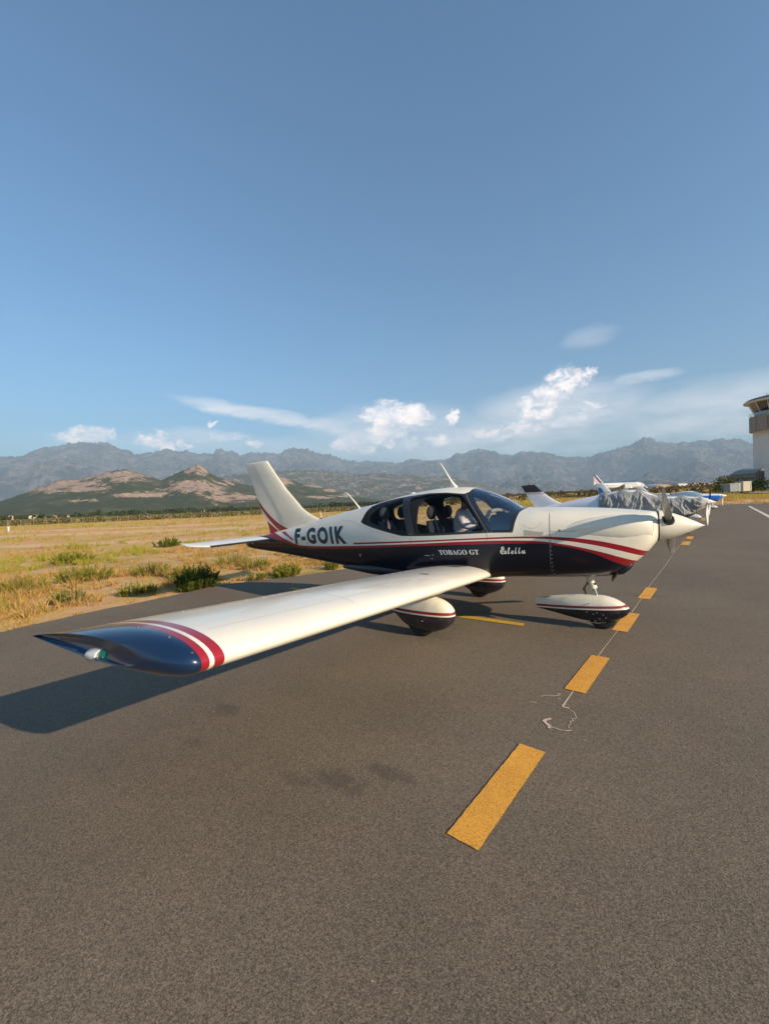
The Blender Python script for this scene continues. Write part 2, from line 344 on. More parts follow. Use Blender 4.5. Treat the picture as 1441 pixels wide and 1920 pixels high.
def flat(name, P, m, z=.0058, jag=0., label=None):
    P = [Vector((a, b, z)) for a, b in P]; out = []
    for i, p in enumerate(P):
        q = P[(i + 1) % len(P)]; n = max(1, int((q - p).length / .03)) if jag else 1
        for k in range(n):
            v = p.lerp(q, k / n)
            out.append((v.x + random.uniform(-jag, jag), v.y + random.uniform(-jag, jag), z))
    o = mesh(name, out, [tuple(range(len(out)))], m, APRON)
    if label: o['label'] = label
    return o
ang = R(81.566); u = np.array([math.cos(ang), math.sin(ang)]); v = np.array([math.sin(ang), -math.cos(ang)]); O = np.array([1.470, -3.984])
for k in range(-3, 4):
    a = O + u * 1.991 * k
    flat('yellow_dash', [a, a + v * .173, a + v * .173 + u * .968, a + u * .968], YEL, jag=.0018)
for q in ([(3.62, 10.43), (3.83, 10.38), (4.0, 11.60), (3.79, 11.62)], [(3.93, 12.55), (4.13, 12.52), (4.29, 13.66), (4.10, 13.69)], [(5.75, 24.75), (5.95, 24.72), (6.12, 25.95), (5.93, 25.98)],
          [(6.0, 26.8), (6.2, 26.77), (6.36, 27.9), (6.17, 27.93)], [(8.05, 40.4), (8.25, 40.37), (8.4, 41.5), (8.22, 41.5)]):
    flat('yellow_dash', q, YEL, jag=.0018)
flat('yellow_bar', [(.10, -.225), (.18, -.09), (1.03, -.175), (1.05, -.305)], YEL2, jag=.002, label='narrow bright yellow bar painted between the wheels')
flat('yellow_bar', [(-3.84, .47), (-3.80, .57), (-3.18, .48), (-3.20, .37)], YEL2, jag=.002, label='short yellow bar in the shadow of the tail')
def ribbon(P, wd, z=.004):
    P = [np.array(p, float) for p in P]; V = []; n = len(P)
    for i, p in enumerate(P):
        d = P[min(i + 1, n - 1)] - P[max(i - 1, 0)]; d /= np.linalg.norm(d); nn = np.array([-d[1], d[0]]); k = (wd[i] if isinstance(wd, list) else wd) / 2
        V += [(*(p + nn * k), z), (*(p - nn * k), z)]
    return V, [(2 * i, 2 * i + 1, 2 * i + 3, 2 * i + 2) for i in range(n - 1)]
ln = [(1.80 + (t + 2.31) * .1405 + .01 * math.sin(t * 1.3), t) for t in np.linspace(-2.31, 14.2, 60)]
vv, ff = ribbon(ln, [.007 + .003 * random.random() if abs(t[1] + 2.3) > .2 else .015 for t in ln], .003)
mesh('thin_cream_line', vv, ff, CRM, APRON)
for P, wd in (([(1.81, -2.30), (1.795, -2.33), (1.80, -2.355), (1.825, -2.362), (1.845, -2.358)], .017), ([(1.85, -2.39), (1.875, -2.40), (1.886, -2.42), (1.90, -2.44), (1.893, -2.46), (1.91, -2.48), (1.905, -2.51), (1.88, -2.525), (1.895, -2.55), (1.872, -2.57), (1.885, -2.60), (1.87, -2.63), (1.882, -2.67)], .005),
              ([(1.745, -2.585), (1.715, -2.62), (1.705, -2.65), (1.73, -2.68), (1.755, -2.70), (1.755, -2.735)], .024), ([(1.76, -2.715), (1.80, -2.712), (1.83, -2.722), (1.87, -2.715), (1.90, -2.69)], .008),
              ([(1.61, -2.25), (1.64, -2.21), (1.68, -2.205), (1.73, -2.175), (1.745, -2.15), (1.74, -2.13), (1.72, -2.135)], .007), ([(1.55, -2.39), (1.575, -2.375), (1.60, -2.38)], .008), ([(1.74, -2.23), (1.76, -2.22)], .008)):
    P2 = []
    for a, b in zip(P[:-1], P[1:]):
        for k in range(4): P2.append((a[0] + (b[0] - a[0]) * k / 4 + random.uniform(-.002, .002), a[1] + (b[1] - a[1]) * k / 4 + random.uniform(-.002, .002)))
    P2.append(P[-1]); vv, ff = ribbon(P2, [wd * random.uniform(.7, 1.25) for _ in P2], .004)
    mesh('spilled_paint_mark', vv, ff, CRM, APRON)
vv, ff = ribbon([(12.9, 51.6), (9.62, 28.8), (6.5, 7.2), (5.9, 3)], .22, .004); mesh('white_edge_line', vv, ff, WLINE, APRON)
vv, ff = ribbon([(9.9, 41.5), (16, 41.0), (24, 40.4)], .12, .004); mesh('faded_cross_line', vv, ff, WLINE, APRON)
vv, ff = ribbon([(4.6, 61.4), (14.9, 61.2)], .25, .004); mesh('edge_kerb_line', vv, ff, WLINE, APRON)

# ------------------------------------------------------------------ mountains, hills, haze
FAR = [(163.06,6.169),(161.29,6.522),(159.53,7.328),(157.70,7.823),(156.90,8.096),(155.60,8.073),(154.30,8.233),(153.30,7.824),(152.26,7.562),(151.22,6.981),(149.73,7.245),(148.59,7.464),(147.84,7.699),(146.86,7.402),(145.49,7.533),(144.48,7.223),(142.62,7.245),(142.22,7.809),(140.50,7.598),(139.42,7.062),(138.35,7.404),(137.42,7.404),(136.07,7.498),(134.72,7.046),(133.80,7.736),(132.61,8.005),(130.75,7.703),(128.90,7.061),(127.68,7.035),(126.51,6.406),(124.35,5.984),(122.42,5.921),(120.24,5.725),(118.53,5.555),(117.31,5.864),(115.85,5.899),(114.63,5.740),(112.72,5.745),(111.75,5.694),(110.80,6.353),(109.39,6.524),(107.73,6.869),(106.39,6.681),(104.34,5.845),(103.44,5.782),(102.43,6.053),(101.64,6.130),(99.39,5.819),(97.29,5.082),(94.34,4.842),(92.71,5.246),(90.02,5.866),(88.51,6.621),(87.44,6.013),(86.04,5.615),(84.01,5.613),(82.13,5.510),(81.52,5.562),(80.24,5.315),(79.67,5.024),(78.96,4.734),(77.94,4.272),(76,3.9),(72,3.2),(66,3.6),(58,2.4),(50,1.5),(44,0.2)]
FAR = [(192,.2),(186,2.6),(180,3.6),(174,4.4),(168,5.4)] + FAR
MID = [(146,2.0),(144,3.4),(142.75,4.097),(140.18,4.541),(137.53,4.782),(134.12,4.935),(131.82,4.988),(128.27,4.802),(126.34,4.458),(124.46,4.181),(122.27,4.250),(120.51,4.258),(118.62,3.965),(116.15,3.789),(114.71,3.436),(111.41,3.427),(109.02,2.809),(106.75,1.916),(104.52,1.107),(102.6,.462),(101,0)]
HILL = [(176,0),(170,.6),(166,1.3),(163.24,1.773),(162.42,2.135),(161.15,2.667),(159.97,3.219),(158.47,3.868),(156.76,4.085),(155.46,4.389),(154.09,4.881),(152.37,5.205),(151.30,5.029),(150.04,4.494),(148.57,3.954),(147.19,4.594),(145.98,5.245),(144.53,5.866),(143.55,5.243),(142.55,4.459),(140.67,3.755),(138.0,3.0),(135.5,2.0),(133,1.0),(131,0)]
HILL2 = [(143,0),(141,1.4),(138.92,2.6),(137.59,3.461),(136.22,3.922),(134.16,4.160),(133.13,3.711),(131.41,3.022),(129.99,2.909),(127.65,2.328),(125.51,1.527),(122.62,.836),(119.93,.367),(118,0)]
def vnoise(X, Y, seed):
    r = np.random.default_rng(seed); T = r.random((256, 256)); xi = np.floor(X).astype(int); yi = np.floor(Y).astype(int)
    fx = X - xi; fy = Y - yi; fx = fx * fx * (3 - 2 * fx); fy = fy * fy * (3 - 2 * fy)
    a = T[xi % 256, yi % 256]; b = T[(xi + 1) % 256, yi % 256]; c = T[xi % 256, (yi + 1) % 256]; d = T[(xi + 1) % 256, (yi + 1) % 256]
    return (a * (1 - fx) + b * fx) * (1 - fy) + (c * (1 - fx) + d * fx) * fy
def fbm(X, Y, seed, octv=5, gain=.5, ridged=False):
    s = 0; a = 1; t = 0
    for o in range(octv):
        n = vnoise(X * 2 ** o + 17.3 * o, Y * 2 ** o + 5.1 * o, seed + o)
        if ridged: n = 1 - abs(2 * n - 1)
        s = s + a * n; t += a; a *= gain
    return s / t
def terrain(name, prof, r0, rc, r1, na, nr, seed, m, rough, scale, rock=None, power=1.25, label=None, jag=.012):
    prof = sorted(prof); azs = np.linspace(prof[0][0], prof[-1][0], na)
    S = np.tan(np.radians(np.interp(azs, [p[0] for p in prof], [p[1] for p in prof])))
    tt = np.linspace(0, 1, nr); t = np.concatenate([tt, 1 + np.linspace(.08, 1, max(4, nr // 6))]); rr = np.where(t <= 1, r0 + (rc - r0) * t, rc + (r1 - rc) * (t - 1))
    A, T = np.meshgrid(azs, t, indexing='ij'); Rr = np.broadcast_to(rr, A.shape)
    X = CAM[0] + Rr * np.cos(np.radians(A)); Y = CAM[1] + Rr * np.sin(np.radians(A))
    n = fbm(X / scale, Y / scale, seed, 6, .55, True); n2 = fbm(X / scale * 3, Y / scale * 3, seed + 9, 5, .6)
    up = np.clip(T, 0, 1) ** power; ramp = up + (n - .62) * rough * 4 * np.clip(T, 0, 1) ** .7 * (1 - up) + (n2 - .5) * rough * 1.2 * (1 - up)
    dn = np.clip(2 - T, 0, 1); crest = 1 + (fbm(A * 3.1, A * 0 + 3, seed + 4, 5, .6) - .5) * jag * 2 * 6
    h = np.where(T <= 1, np.minimum(np.clip(ramp, 0, None), .985 + .015 * (T > .999)), 1 * dn ** 1.3 - (n - .5) * .2 * (1 - dn))
    Hh = np.where(T <= 1, Rr, rc) * S[:, None] * h * np.where(T > .9, crest, 1); Hh = np.maximum(Hh, -.5) + np.where(T <= 0, -.2, 0) + 1.67 * np.clip(T * 4, 0, 1)
    Hh = np.where(np.broadcast_to(S[:, None], Hh.shape) <= 0.0001, -.7, Hh); Hh = np.maximum(Hh, -.7)
    V = np.stack([X, Y, Hh], -1).reshape(-1, 3); nt = len(t); i, j = np.meshgrid(np.arange(na - 1), np.arange(nt - 1), indexing='ij'); k = (i * nt + j).ravel()
    C = np.zeros((len(V), 3), np.float32)
    rk = fbm(X / scale * 6, Y / scale * 6, seed + 31, 6, .62)
    if rock is not None:
        E_ = np.degrees(np.arctan2(Hh, Rr)); acc = np.zeros_like(rk)
        for a, e, ra, re in rock: acc = np.maximum(acc, np.exp(-(((A - a) / ra) ** 2 + ((E_ - e) / re) ** 2) * .8))
        rk = acc * 1.0 + (rk - .5) * 3.0 * (.22 + acc)
    C[:, 0] = rk.ravel(); C[:, 1] = np.clip(T, 0, 1).ravel()
    o = fastmesh(name, V, np.stack([k, k + nt, k + nt + 1, k + 1], 1), m, colors=C, kind='structure', label=label)
    o.data.shade_smooth(); return o
def terrmat(name, rockc, scrub, scrub2, sc, lo, hi, bumpd):
    m = bpy.data.materials.new(name); m.use_nodes = True; g = G(m.node_tree); b = g.n['Principled BSDF']; P = g.coord()
    a = g.n.new('ShaderNodeAttribute'); a.attribute_name = 'col'; rk = g.xyz(a.outputs['Color'])[0]
    n = g.noise(P, sc, 8, .65); n2 = g.noise(P, sc * 6, 6, .7); n3 = g.noise(P, sc * 25, 4, .7)
    rc = g.mix(g.rng(n2, .3, .7), tuple(k * .55 for k in rockc), tuple(min(1, k * 1.25) for k in rockc))
    vor = g.voro(g.mix(.25, P, g.noise(P, sc * 4, 3)), sc * 9, feature='DISTANCE_TO_EDGE') if False else g.voro(P, sc * 7, feature='DISTANCE_TO_EDGE')
    rc = g.mix(g.m('MULTIPLY', g.rng(vor, .0, .10, 1, 0), g.rng(n, .4, .6)), rc, tuple(k * .35 for k in rockc))
    sb = g.mix(g.rng(n3, .35, .65), scrub, scrub2); sb = g.mix(g.m('MULTIPLY', g.rng(n, .5, .75), .5), sb, tuple(k * .5 for k in rockc))
    k = g.rng(g.m('ADD', rk, g.m('ADD', g.m('MULTIPLY', g.m('SUBTRACT', n2, .5), 1.6), g.m('MULTIPLY', g.m('SUBTRACT', n3, .5), 1.3))), lo, hi)
    g.put(b.inputs['Base Color'], g.mix(k, sb, rc)); b.inputs['Roughness'].default_value = 1; b.inputs['Specular IOR Level'].default_value = 0
    g.put(b.inputs['Normal'], g.bump(g.m('ADD', g.m('ADD', n, n2), g.m('MULTIPLY', n3, .4)), 1, bumpd)); return m
mf = terrmat('mountain_rock', (.26, .22, .20), (.06, .06, .052), (.10, .092, .078), .0006, .38, .60, 420)
mm = terrmat('scrub_and_crag', (.40, .29, .23), (.045, .055, .025), (.10, .095, .045), .004, .60, .72, 30)
mh = terrmat('macchia_and_granite', (.46, .33, .25), (.030, .042, .014), (.075, .085, .03), .012, .38, .55, 9)
ROCK = [(157.1,3.5,2.6,.55),(160,2.9,2.2,.3),(153.3,4.5,3.0,.62),(144.6,5.3,1.8,.6),(145,3.2,2.4,.75),(142.5,2.4,1.1,1.0),(146.5,2.85,1.8,.35),(156.1,3.0,2.2,.3),(140.3,1.6,2.2,.5),(152.1,2.2,1.3,.22),(149.4,2.3,2.2,.3),(140.9,3.6,1.0,.35),(156,1.7,1.2,.25)]
ROCK2 = [(134.4,3.7,1.5,.5),(136.5,3.2,1.0,.5),(130,2.85,1.4,.22),(127.8,2.2,1.2,.2),(125.6,1.4,1.6,.18),(129,1.3,2.0,.2)]
terrain('mountain_range', FAR, 6600, 12500, 15500, 900, 90, 3, mf, .80, 2300, power=1.1, label='long hazy blue grey mountain range along the horizon', jag=.008)
terrain('middle_hills', MID, 4200, 6000, 6600, 420, 60, 41, mm, .34, 620, power=.8, label='brown green middle hills with pink crags in front of the mountains', jag=.006)
terrain('rocky_hill', HILL, 1750, 2700, 3600, 520, 110, 77, mh, .17, 260, ROCK, power=.85, label='scrubby hill with two bare pink granite tops on the left', jag=.006)
terrain('low_rocky_hill', HILL2, 2100, 2900, 3700, 260, 80, 97, mh, .16, 240, ROCK2, power=.9, label='lower scrubby hill with pink rocks behind the tail fin', jag=.006)
hz = MB().box((-2100, 5350, 1049), (28200, 21700, 2101)).build('haze', None, kind='stuff', label='pale blue evening haze in the air over the plain')
m = bpy.data.materials.new('haze_air'); m.use_nodes = True; g = G(m.node_tree); g.n.remove(g.n['Principled BSDF'])
pv = g.n.new('ShaderNodeVolumePrincipled'); pv.inputs['Color'].default_value = (.54, .76, 1.0, 1); pv.inputs['Density'].default_value = HAZE_D = 0.88e-4; pv.inputs['Anisotropy'].default_value = 0.0
g.l.new(pv.outputs[0], g.n['Material Output'].inputs['Volume']); hz.data.materials.append(m); hz.display_type = 'WIRE'

# ------------------------------------------------------------------ vegetation
def colmat(name, rough=.9, trans=.35):
    m = bpy.data.materials.new(name); m.use_nodes = True; g = G(m.node_tree); b = g.n['Principled BSDF']
    c = g.attr('col', 'Color'); g.put(b.inputs['Base Color'], c); b.inputs['Roughness'].default_value = rough; b.inputs['Specular IOR Level'].default_value = .15
    t = g.n.new('ShaderNodeBsdfTranslucent'); g.put(t.inputs[0], c); mx = g.n.new('ShaderNodeMixShader'); mx.inputs[0].default_value = trans
    g.l.new(b.outputs[0], mx.inputs[1]); g.l.new(t.outputs[0], mx.inputs[2]); g.l.new(mx.outputs[0], g.n['Material Output'].inputs[0]); return m
LEAFM = colmat('leaf'); GRASSM = colmat('grass_blade', .95, .4); BARK = mat('stem_bark', (.13, .09, .05), .9)
EDGEX = np.vectorize(apron_edge)
def patchmap(x, y):
    return fbm(x / 5.5 + 40, y / 5.5 + 40, 5, 4), fbm(x / 1.3 + 90, y / 1.3 + 30, 11, 3)
def grass():
    # tuft centres seen from the apron: dense near it, thinning outwards
    n = 44000; a = np.radians(rng.uniform(70, 176, n)); d = 6.5 + (rng.random(n) ** 1.75) * 105
    cx = CAM[0] + d * np.cos(a); cy = CAM[1] + d * np.sin(a); e = EDGEX(cy)
    off = e - cx; far_side = cy > 62
    ok = ((off > .05) | far_side) & (np.abs(cy) < 300); cx, cy, d, off = cx[ok], cy[ok], d[ok], off[ok]
    P1, P2 = patchmap(cx, cy); tr = -.51 * cx + .86 * (cy + 5.9)
    dens = np.clip((P2 - .38) * 3.6, 0, 1) * np.clip(off / 1.1, .15, 1)
    for d0, wd in ((24.5, 2.0), (38, 3.4), (52, 3)): dens *= 1 - .85 * np.exp(-((tr - d0) / wd) ** 2)
    dens = np.where((off > 0) & (off < 6), np.maximum(dens, .45 * np.clip(off / .8, .2, 1) * np.clip((P2 - .30) * 4, 0, 1)), dens); keep = rng.random(len(cx)) < dens
    # grass on the bank and rise behind the parked planes
    n2_ = 22000; a2 = np.radians(rng.uniform(64, 103, n2_)); d2 = 66 + 150 * rng.random(n2_) ** 2.4; bx2 = CAM[0] + d2 * np.cos(a2); by2 = CAM[1] + d2 * np.sin(a2); k2 = (by2 > 62.3)
    cx, cy, d, off = [np.concatenate([q[keep], e_[k2]]) for q, e_ in ((cx, bx2), (cy, by2), (d, d2), (off, np.full(n2_, 3.)))]; P1, P2 = patchmap(cx, cy); keep = np.ones(len(cx), bool); cx, cy, d, off, P1, P2 = [q[keep] for q in (cx, cy, d, off, P1, P2)]
    nt = len(cx); per = np.where(d < 16, 40, np.where(d < 30, 24, np.where(d < 55, 12, 8))); idx = np.repeat(np.arange(nt), per); N = len(idx)
    edge_g = np.clip(1 - off[idx] / 9, 0, 1) * .055; greenish = (P1[idx] > .535 - edge_g) & (rng.random(N) < .72) | (rng.random(N) < .06)
    sc = (1 + np.clip(d - 22, 0, 90) / 38)[idx]
    tuft_h = (.05 + .20 * rng.random(nt) ** 1.8 * (.5 + P2))[idx] * np.clip(off[idx] / 1.2, .35, 1) * (1 + .45 * greenish) * np.where(d[idx] > 62, 1.9, 1)
    spread = (.05 + .15 * rng.random(nt))[idx] * sc
    an = rng.uniform(0, 2 * np.pi, N); rad = spread * np.sqrt(rng.random(N)); bx = cx[idx] + rad * np.cos(an); by = cy[idx] + rad * np.sin(an)
    h = tuft_h * rng.uniform(.45, 1.15, N); lean = h * rng.uniform(.15, 1.1, N); la = an + rng.normal(0, .6, N); wdt = rng.uniform(.003, .007, N) * sc * 1.3
    wa = rng.uniform(0, np.pi, N); wx, wy = np.cos(wa) * wdt, np.sin(wa) * wdt
    z0 = ground_z(bx, by) - .05
    mx_, my_ = bx + lean * .4 * np.cos(la), by + lean * .4 * np.sin(la); tx, ty = bx + lean * np.cos(la), by + lean * np.sin(la)
    V = np.stack([np.stack([bx - wx, by - wy, z0], 1), np.stack([bx + wx, by + wy, z0], 1), np.stack([mx_ + wx * .8, my_ + wy * .8, z0 + h * .6], 1), np.stack([mx_ - wx * .8, my_ - wy * .8, z0 + h * .6], 1), np.stack([tx, ty, z0 + h], 1)], 1)
    b = np.arange(N)[:, None] * 5; F = np.concatenate([b + [0, 1, 2], b + [0, 2, 3], b + [3, 2, 4]], 0)
    dry = np.array([.62, .42, .15]); dry2 = np.array([.48, .27, .10]); gr = np.array([.50, .44, .06]); gr2 = np.array([.28, .30, .04]); k = rng.random((N, 1))
    C = np.where(greenish[:, None], gr * k + gr2 * (1 - k), dry * k + dry2 * (1 - k)) * rng.uniform(.8, 1.15, (N, 1))
    fastmesh('wild_grass', V.reshape(-1, 3), F, GRASSM, colors=np.repeat(C, 5, 0), kind='stuff', label='dry straw and green weeds growing over the sandy field')
grass()
def bush_data(h, wd, nstem, c1, c2, seed, leaf=.04, nleaf=58, upright=1.5):
    r = np.random.default_rng(seed); st = MB(); LV = []; LC = []
    for s in range(nstem):
        a = r.uniform(0, 2 * math.pi); q = math.sqrt(r.random()); bx, by = q * wd * .38 * math.cos(a), q * wd * .38 * math.sin(a)
        hh = h * (1 - .55 * q ** 2) * r.uniform(.5, 1.08); ln = wd * .16 * q / upright
        P = [(bx, by, -.04), (bx + ln * .45 * math.cos(a), by + ln * .45 * math.sin(a), hh * .5), (bx + ln * math.cos(a) + r.normal(0, .02), by + ln * math.sin(a) + r.normal(0, .02), hh)]
        st.tube(P, [.006, .004, .002], 4, False)
        for k in range(nleaf):
            t = .12 + .88 * (k + r.random()) / nleaf; i = 0 if t < .5 else 1; u_ = (t - .5 * i) * 2
            p = np.array(P[i]) * (1 - u_) + np.array(P[i + 1]) * u_; la = r.uniform(0, 2 * math.pi); up = r.uniform(.15, .95)
            ll = leaf * r.uniform(.6, 1.2) * (1.25 - .5 * t); dd = np.array([math.cos(la) * math.cos(up), math.sin(la) * math.cos(up), math.sin(up)]) * ll; sw = np.array([-math.sin(la), math.cos(la), 0]) * ll * .30
            tip = p + dd; mid = p + dd * .5; LV.append([p, mid + sw, tip, mid - sw]); kk = r.random(); LC += [np.array(c1) * kk + np.array(c2) * (1 - kk)] * 4
    return st, np.array(LV).reshape(-1, 3), np.array(LC)
def bush(name, loc, h, wd, nstem, c1, c2, seed, label, **kw):
    st, V, C = bush_data(h, wd, nstem, c1, c2, seed, **kw); o = empty(name, (*loc, 0), 0, label, 'plant', 'green plants along the edge of the asphalt')
    st.build('stems', BARK, o)['kind'] = 'stuff'; F = np.arange(len(V)).reshape(-1, 4); fastmesh('leaves', V, F, LEAFM, o, C)
DG, DG2, LG, LG2, YG = (.05, .09, .014), (.14, .19, .025), (.30, .33, .04), (.42, .40, .06), (.52, .42, .10)
bush('leafy_shrub', (-5.98, -.12), .56, 1.05, 95, DG, DG2, 1, 'large dark green upright shrub at the asphalt edge, the darkest of the plants', leaf=.055, nleaf=70)
bush('leafy_shrub', (-5.88, -.42), .34, .5, 36, LG, DG2, 2, 'small yellow green shrub growing against the front of the dark shrub', leaf=.06)
bush('leafy_shrub', (-5.15, 1.75), .33, .85, 64, LG2, LG, 3, 'bright green low shrub at the asphalt edge under the rear fuselage', leaf=.055)
bush('leafy_shrub', (-5.45, 1.05), .20, .6, 26, YG, LG, 33, 'thin grey green weed between the dark shrub and the bright low shrub')
bush('leafy_shrub', (-4.75, 3.05), .25, .6, 36, LG, LG2, 4, 'small green clump beyond the low shrub, beside the tail underside')
bush('leafy_shrub', (-10.1, -.5), .45, 1.5, 70, LG2, LG, 5, 'wide yellow green bush in the middle of the left weeds', leaf=.05)
bush('leafy_shrub', (-6.75, -1.15), .28, .5, 30, LG2, LG, 6, 'slim dark tinged weed left of the dark shrub near the edge')
bush('leafy_shrub', (-6.55, -.85), .20, .35, 20, YG, LG, 66, 'short stalky weed next to the slim one left of the dark shrub')
bush('leafy_shrub', (-9.9, -1.9), .38, 1.3, 70, LG2, YG, 7, 'yellow green bush at the far left behind the wing tip')
bush('leafy_shrub', (-7.35, -2.0), .28, .8, 44, LG2, (.36, .32, .14), 8, 'grey green spreading weed above the wing tip')
bush('leafy_shrub', (-7.7, .6), .30, .9, 46, LG2, LG, 9, 'yellow green weed clump straight behind the dark shrub')
bush('leafy_shrub', (-9.3, .8), .34, 1.1, 50, LG2, LG, 10, 'mid green clump further back behind the dark shrub')
bush('leafy_shrub', (-8.3, 2.7), .42, 1.2, 56, LG2, YG, 11, 'pale green clump below the tailplane tip')
bush('leafy_shrub', (-6.9, 2.4), .34, .9, 44, LG, LG2, 12, 'green clump between the tailplane and the bright low shrub')
bush('leafy_shrub', (-15.6, 1.4), .38, 1.8, 60, LG2, LG, 13, 'dull green bush standing back at the end of the sandy track', leaf=.07)
bush('leafy_shrub', (-11.4, -3.0), .5, 1.5, 60, LG2, YG, 14, 'sunlit yellow bush at the left border of the picture', leaf=.06)
bush('leafy_shrub', (-17.6, 6.4), .5, 1.4, 50, DG2, LG, 15, 'lone round green bush in the dry grass beyond the tailplane', leaf=.08)
bush('leafy_shrub', (-8.0, -3.3), .3, .6, 36, YG, LG, 16, 'straw coloured weed at the left border close to the asphalt')

# far hedge with a post and wire fence in front of it, woodland at the foot of the hills
def blobs_mesh(C, S, n, c1, c2, seed, q=.5):
    """leaf clumps: n random quads through the volume of each crown; C centres, S radii (k,3)"""
    r = np.random.default_rng(seed); k = len(C); idx = np.repeat(np.arange(k), n); N = len(idx)
    d = r.normal(size=(N, 3)); d /= np.linalg.norm(d, axis=1)[:, None]; p = C[idx] + d * S[idx] * (.55 + .5 * r.random((N, 1)) ** .6)
    a = r.normal(size=(N, 3)); a /= np.linalg.norm(a, axis=1)[:, None]; b = np.cross(a, r.normal(size=(N, 3))); b /= np.linalg.norm(b, axis=1)[:, None]
    s = (S[idx].mean(1) * q)[:, None] * r.uniform(.5, 1.1, (N, 1)); V = np.stack([p - a * s, p + b * s * .6, p + a * s, p - b * s * .6], 1).reshape(-1, 3)
    V[:, 2] = np.maximum(V[:, 2], -.03 + ground_z(V[:, 0], V[:, 1]))
    kk = r.random((N, 1)); col_ = np.array(c1) * kk + np.array(c2) * (1 - kk); tree = r.uniform(.75, 1.2, (k, 1))[idx]
    return V, np.repeat(col_ * tree, 4, 0)
def at(az, d): a = math.radians(az); return np.array([CAM[0] + d * math.cos(a), CAM[1] + d * math.sin(a)])
h0, h1 = np.array([-150., -6.]), np.array([-62., 112.])
def vgrid(n, lo, hi, seed):
    r = np.random.default_rng(seed); return r.uniform(lo, hi, n)
t_ = np.linspace(0, 1, 620); base = h0 + (h1 - h0) * t_[:, None]
C = np.column_stack([base + rng.normal(0, .5, base.shape), .45 + .3 * fbm(t_ * 60, t_ * 0, 3, 3)]); S = np.column_stack([np.full(620, .9), np.full(620, .9), .5 + .55 * fbm(t_ * 45, t_ * 0 + 4, 8, 3)])
V, Cc = blobs_mesh(C, S, 26, (.13, .13, .04), (.26, .22, .08), 5, .3)
hd = fastmesh('hedge', V, np.arange(len(V)).reshape(-1, 4), LEAFM, None, Cc, kind='stuff', label='long low olive hedge along the far side of the dry field')
fe = empty('wire_fence', (h0[0], h0[1], 0), 0, 'low wire fence on pale posts in front of the far hedge', 'fence')
post = None; off = np.array([1.2, -1.0])
for k in range(62):
    p = (h0 + (h1 - h0) * (k + .5) / 62 + off) - h0
    if post is None: post = MB().box((0, 0, .65), (.12, .12, 1.4)).build('fence_post', mat('weathered_post', (.20, .165, .12), .9), fe); post.location = (p[0], p[1], 0)
    else: q = post.copy(); col.objects.link(q); q.parent = fe; q.location = (p[0], p[1], 0)
wm = MB()
for z in (.4, .8, 1.2): wm.tube([(off[0], off[1], z), (h1[0] - h0[0] + off[0], h1[1] - h0[1] + off[1], z)], .012, 4)
wm.build('wire', METAL, fe)
def woodland(name, a0, a1, d0, d1, n, h, seed, c1, c2, label):
    r = np.random.default_rng(seed); az_ = r.uniform(a0, a1, n); d = r.uniform(d0, d1, n); X = CAM[0] + d * np.cos(np.radians(az_)); Y = CAM[1] + d * np.sin(np.radians(az_))
    keep = fbm(X / 70 + 60, Y / 70 + 60, seed, 3) > .47; X, Y = X[keep], Y[keep]; k = len(X); s = r.uniform(.6, 1.3, k) * h
    V, C = blobs_mesh(np.column_stack([X, Y, s * .5 + ground_z(X, Y)]), np.column_stack([s * .8, s * .8, s * .55]), 14, c1, c2, seed, .55)
    fastmesh(name, V, np.arange(len(V)).reshape(-1, 4), LEAFM, None, C, kind='stuff', label=label)
woodland('far_woodland', 126, 168, 480, 1750, 2400, 4.6, 21, (.035, .048, .016), (.10, .11, .035), 'dark scrub oak woodland at the foot of the left hill')
woodland('distant_woodland', 84, 128, 700, 2300, 3000, 6.5, 22, (.022, .03, .012), (.05, .055, .02), 'dark line of trees on the plain below the middle hills')
woodland('scrub_belt', 76, 122, 130, 420, 1500, 1.3, 23, (.08, .07, .03), (.16, .12, .05), 'brown bushy scrub across the far edge of the airfield')
woodland('airfield_trees', 76, 86, 400, 800, 260, 4.5, 24, (.025, .035, .012), (.06, .07, .02), 'dark trees around the distant cream houses')

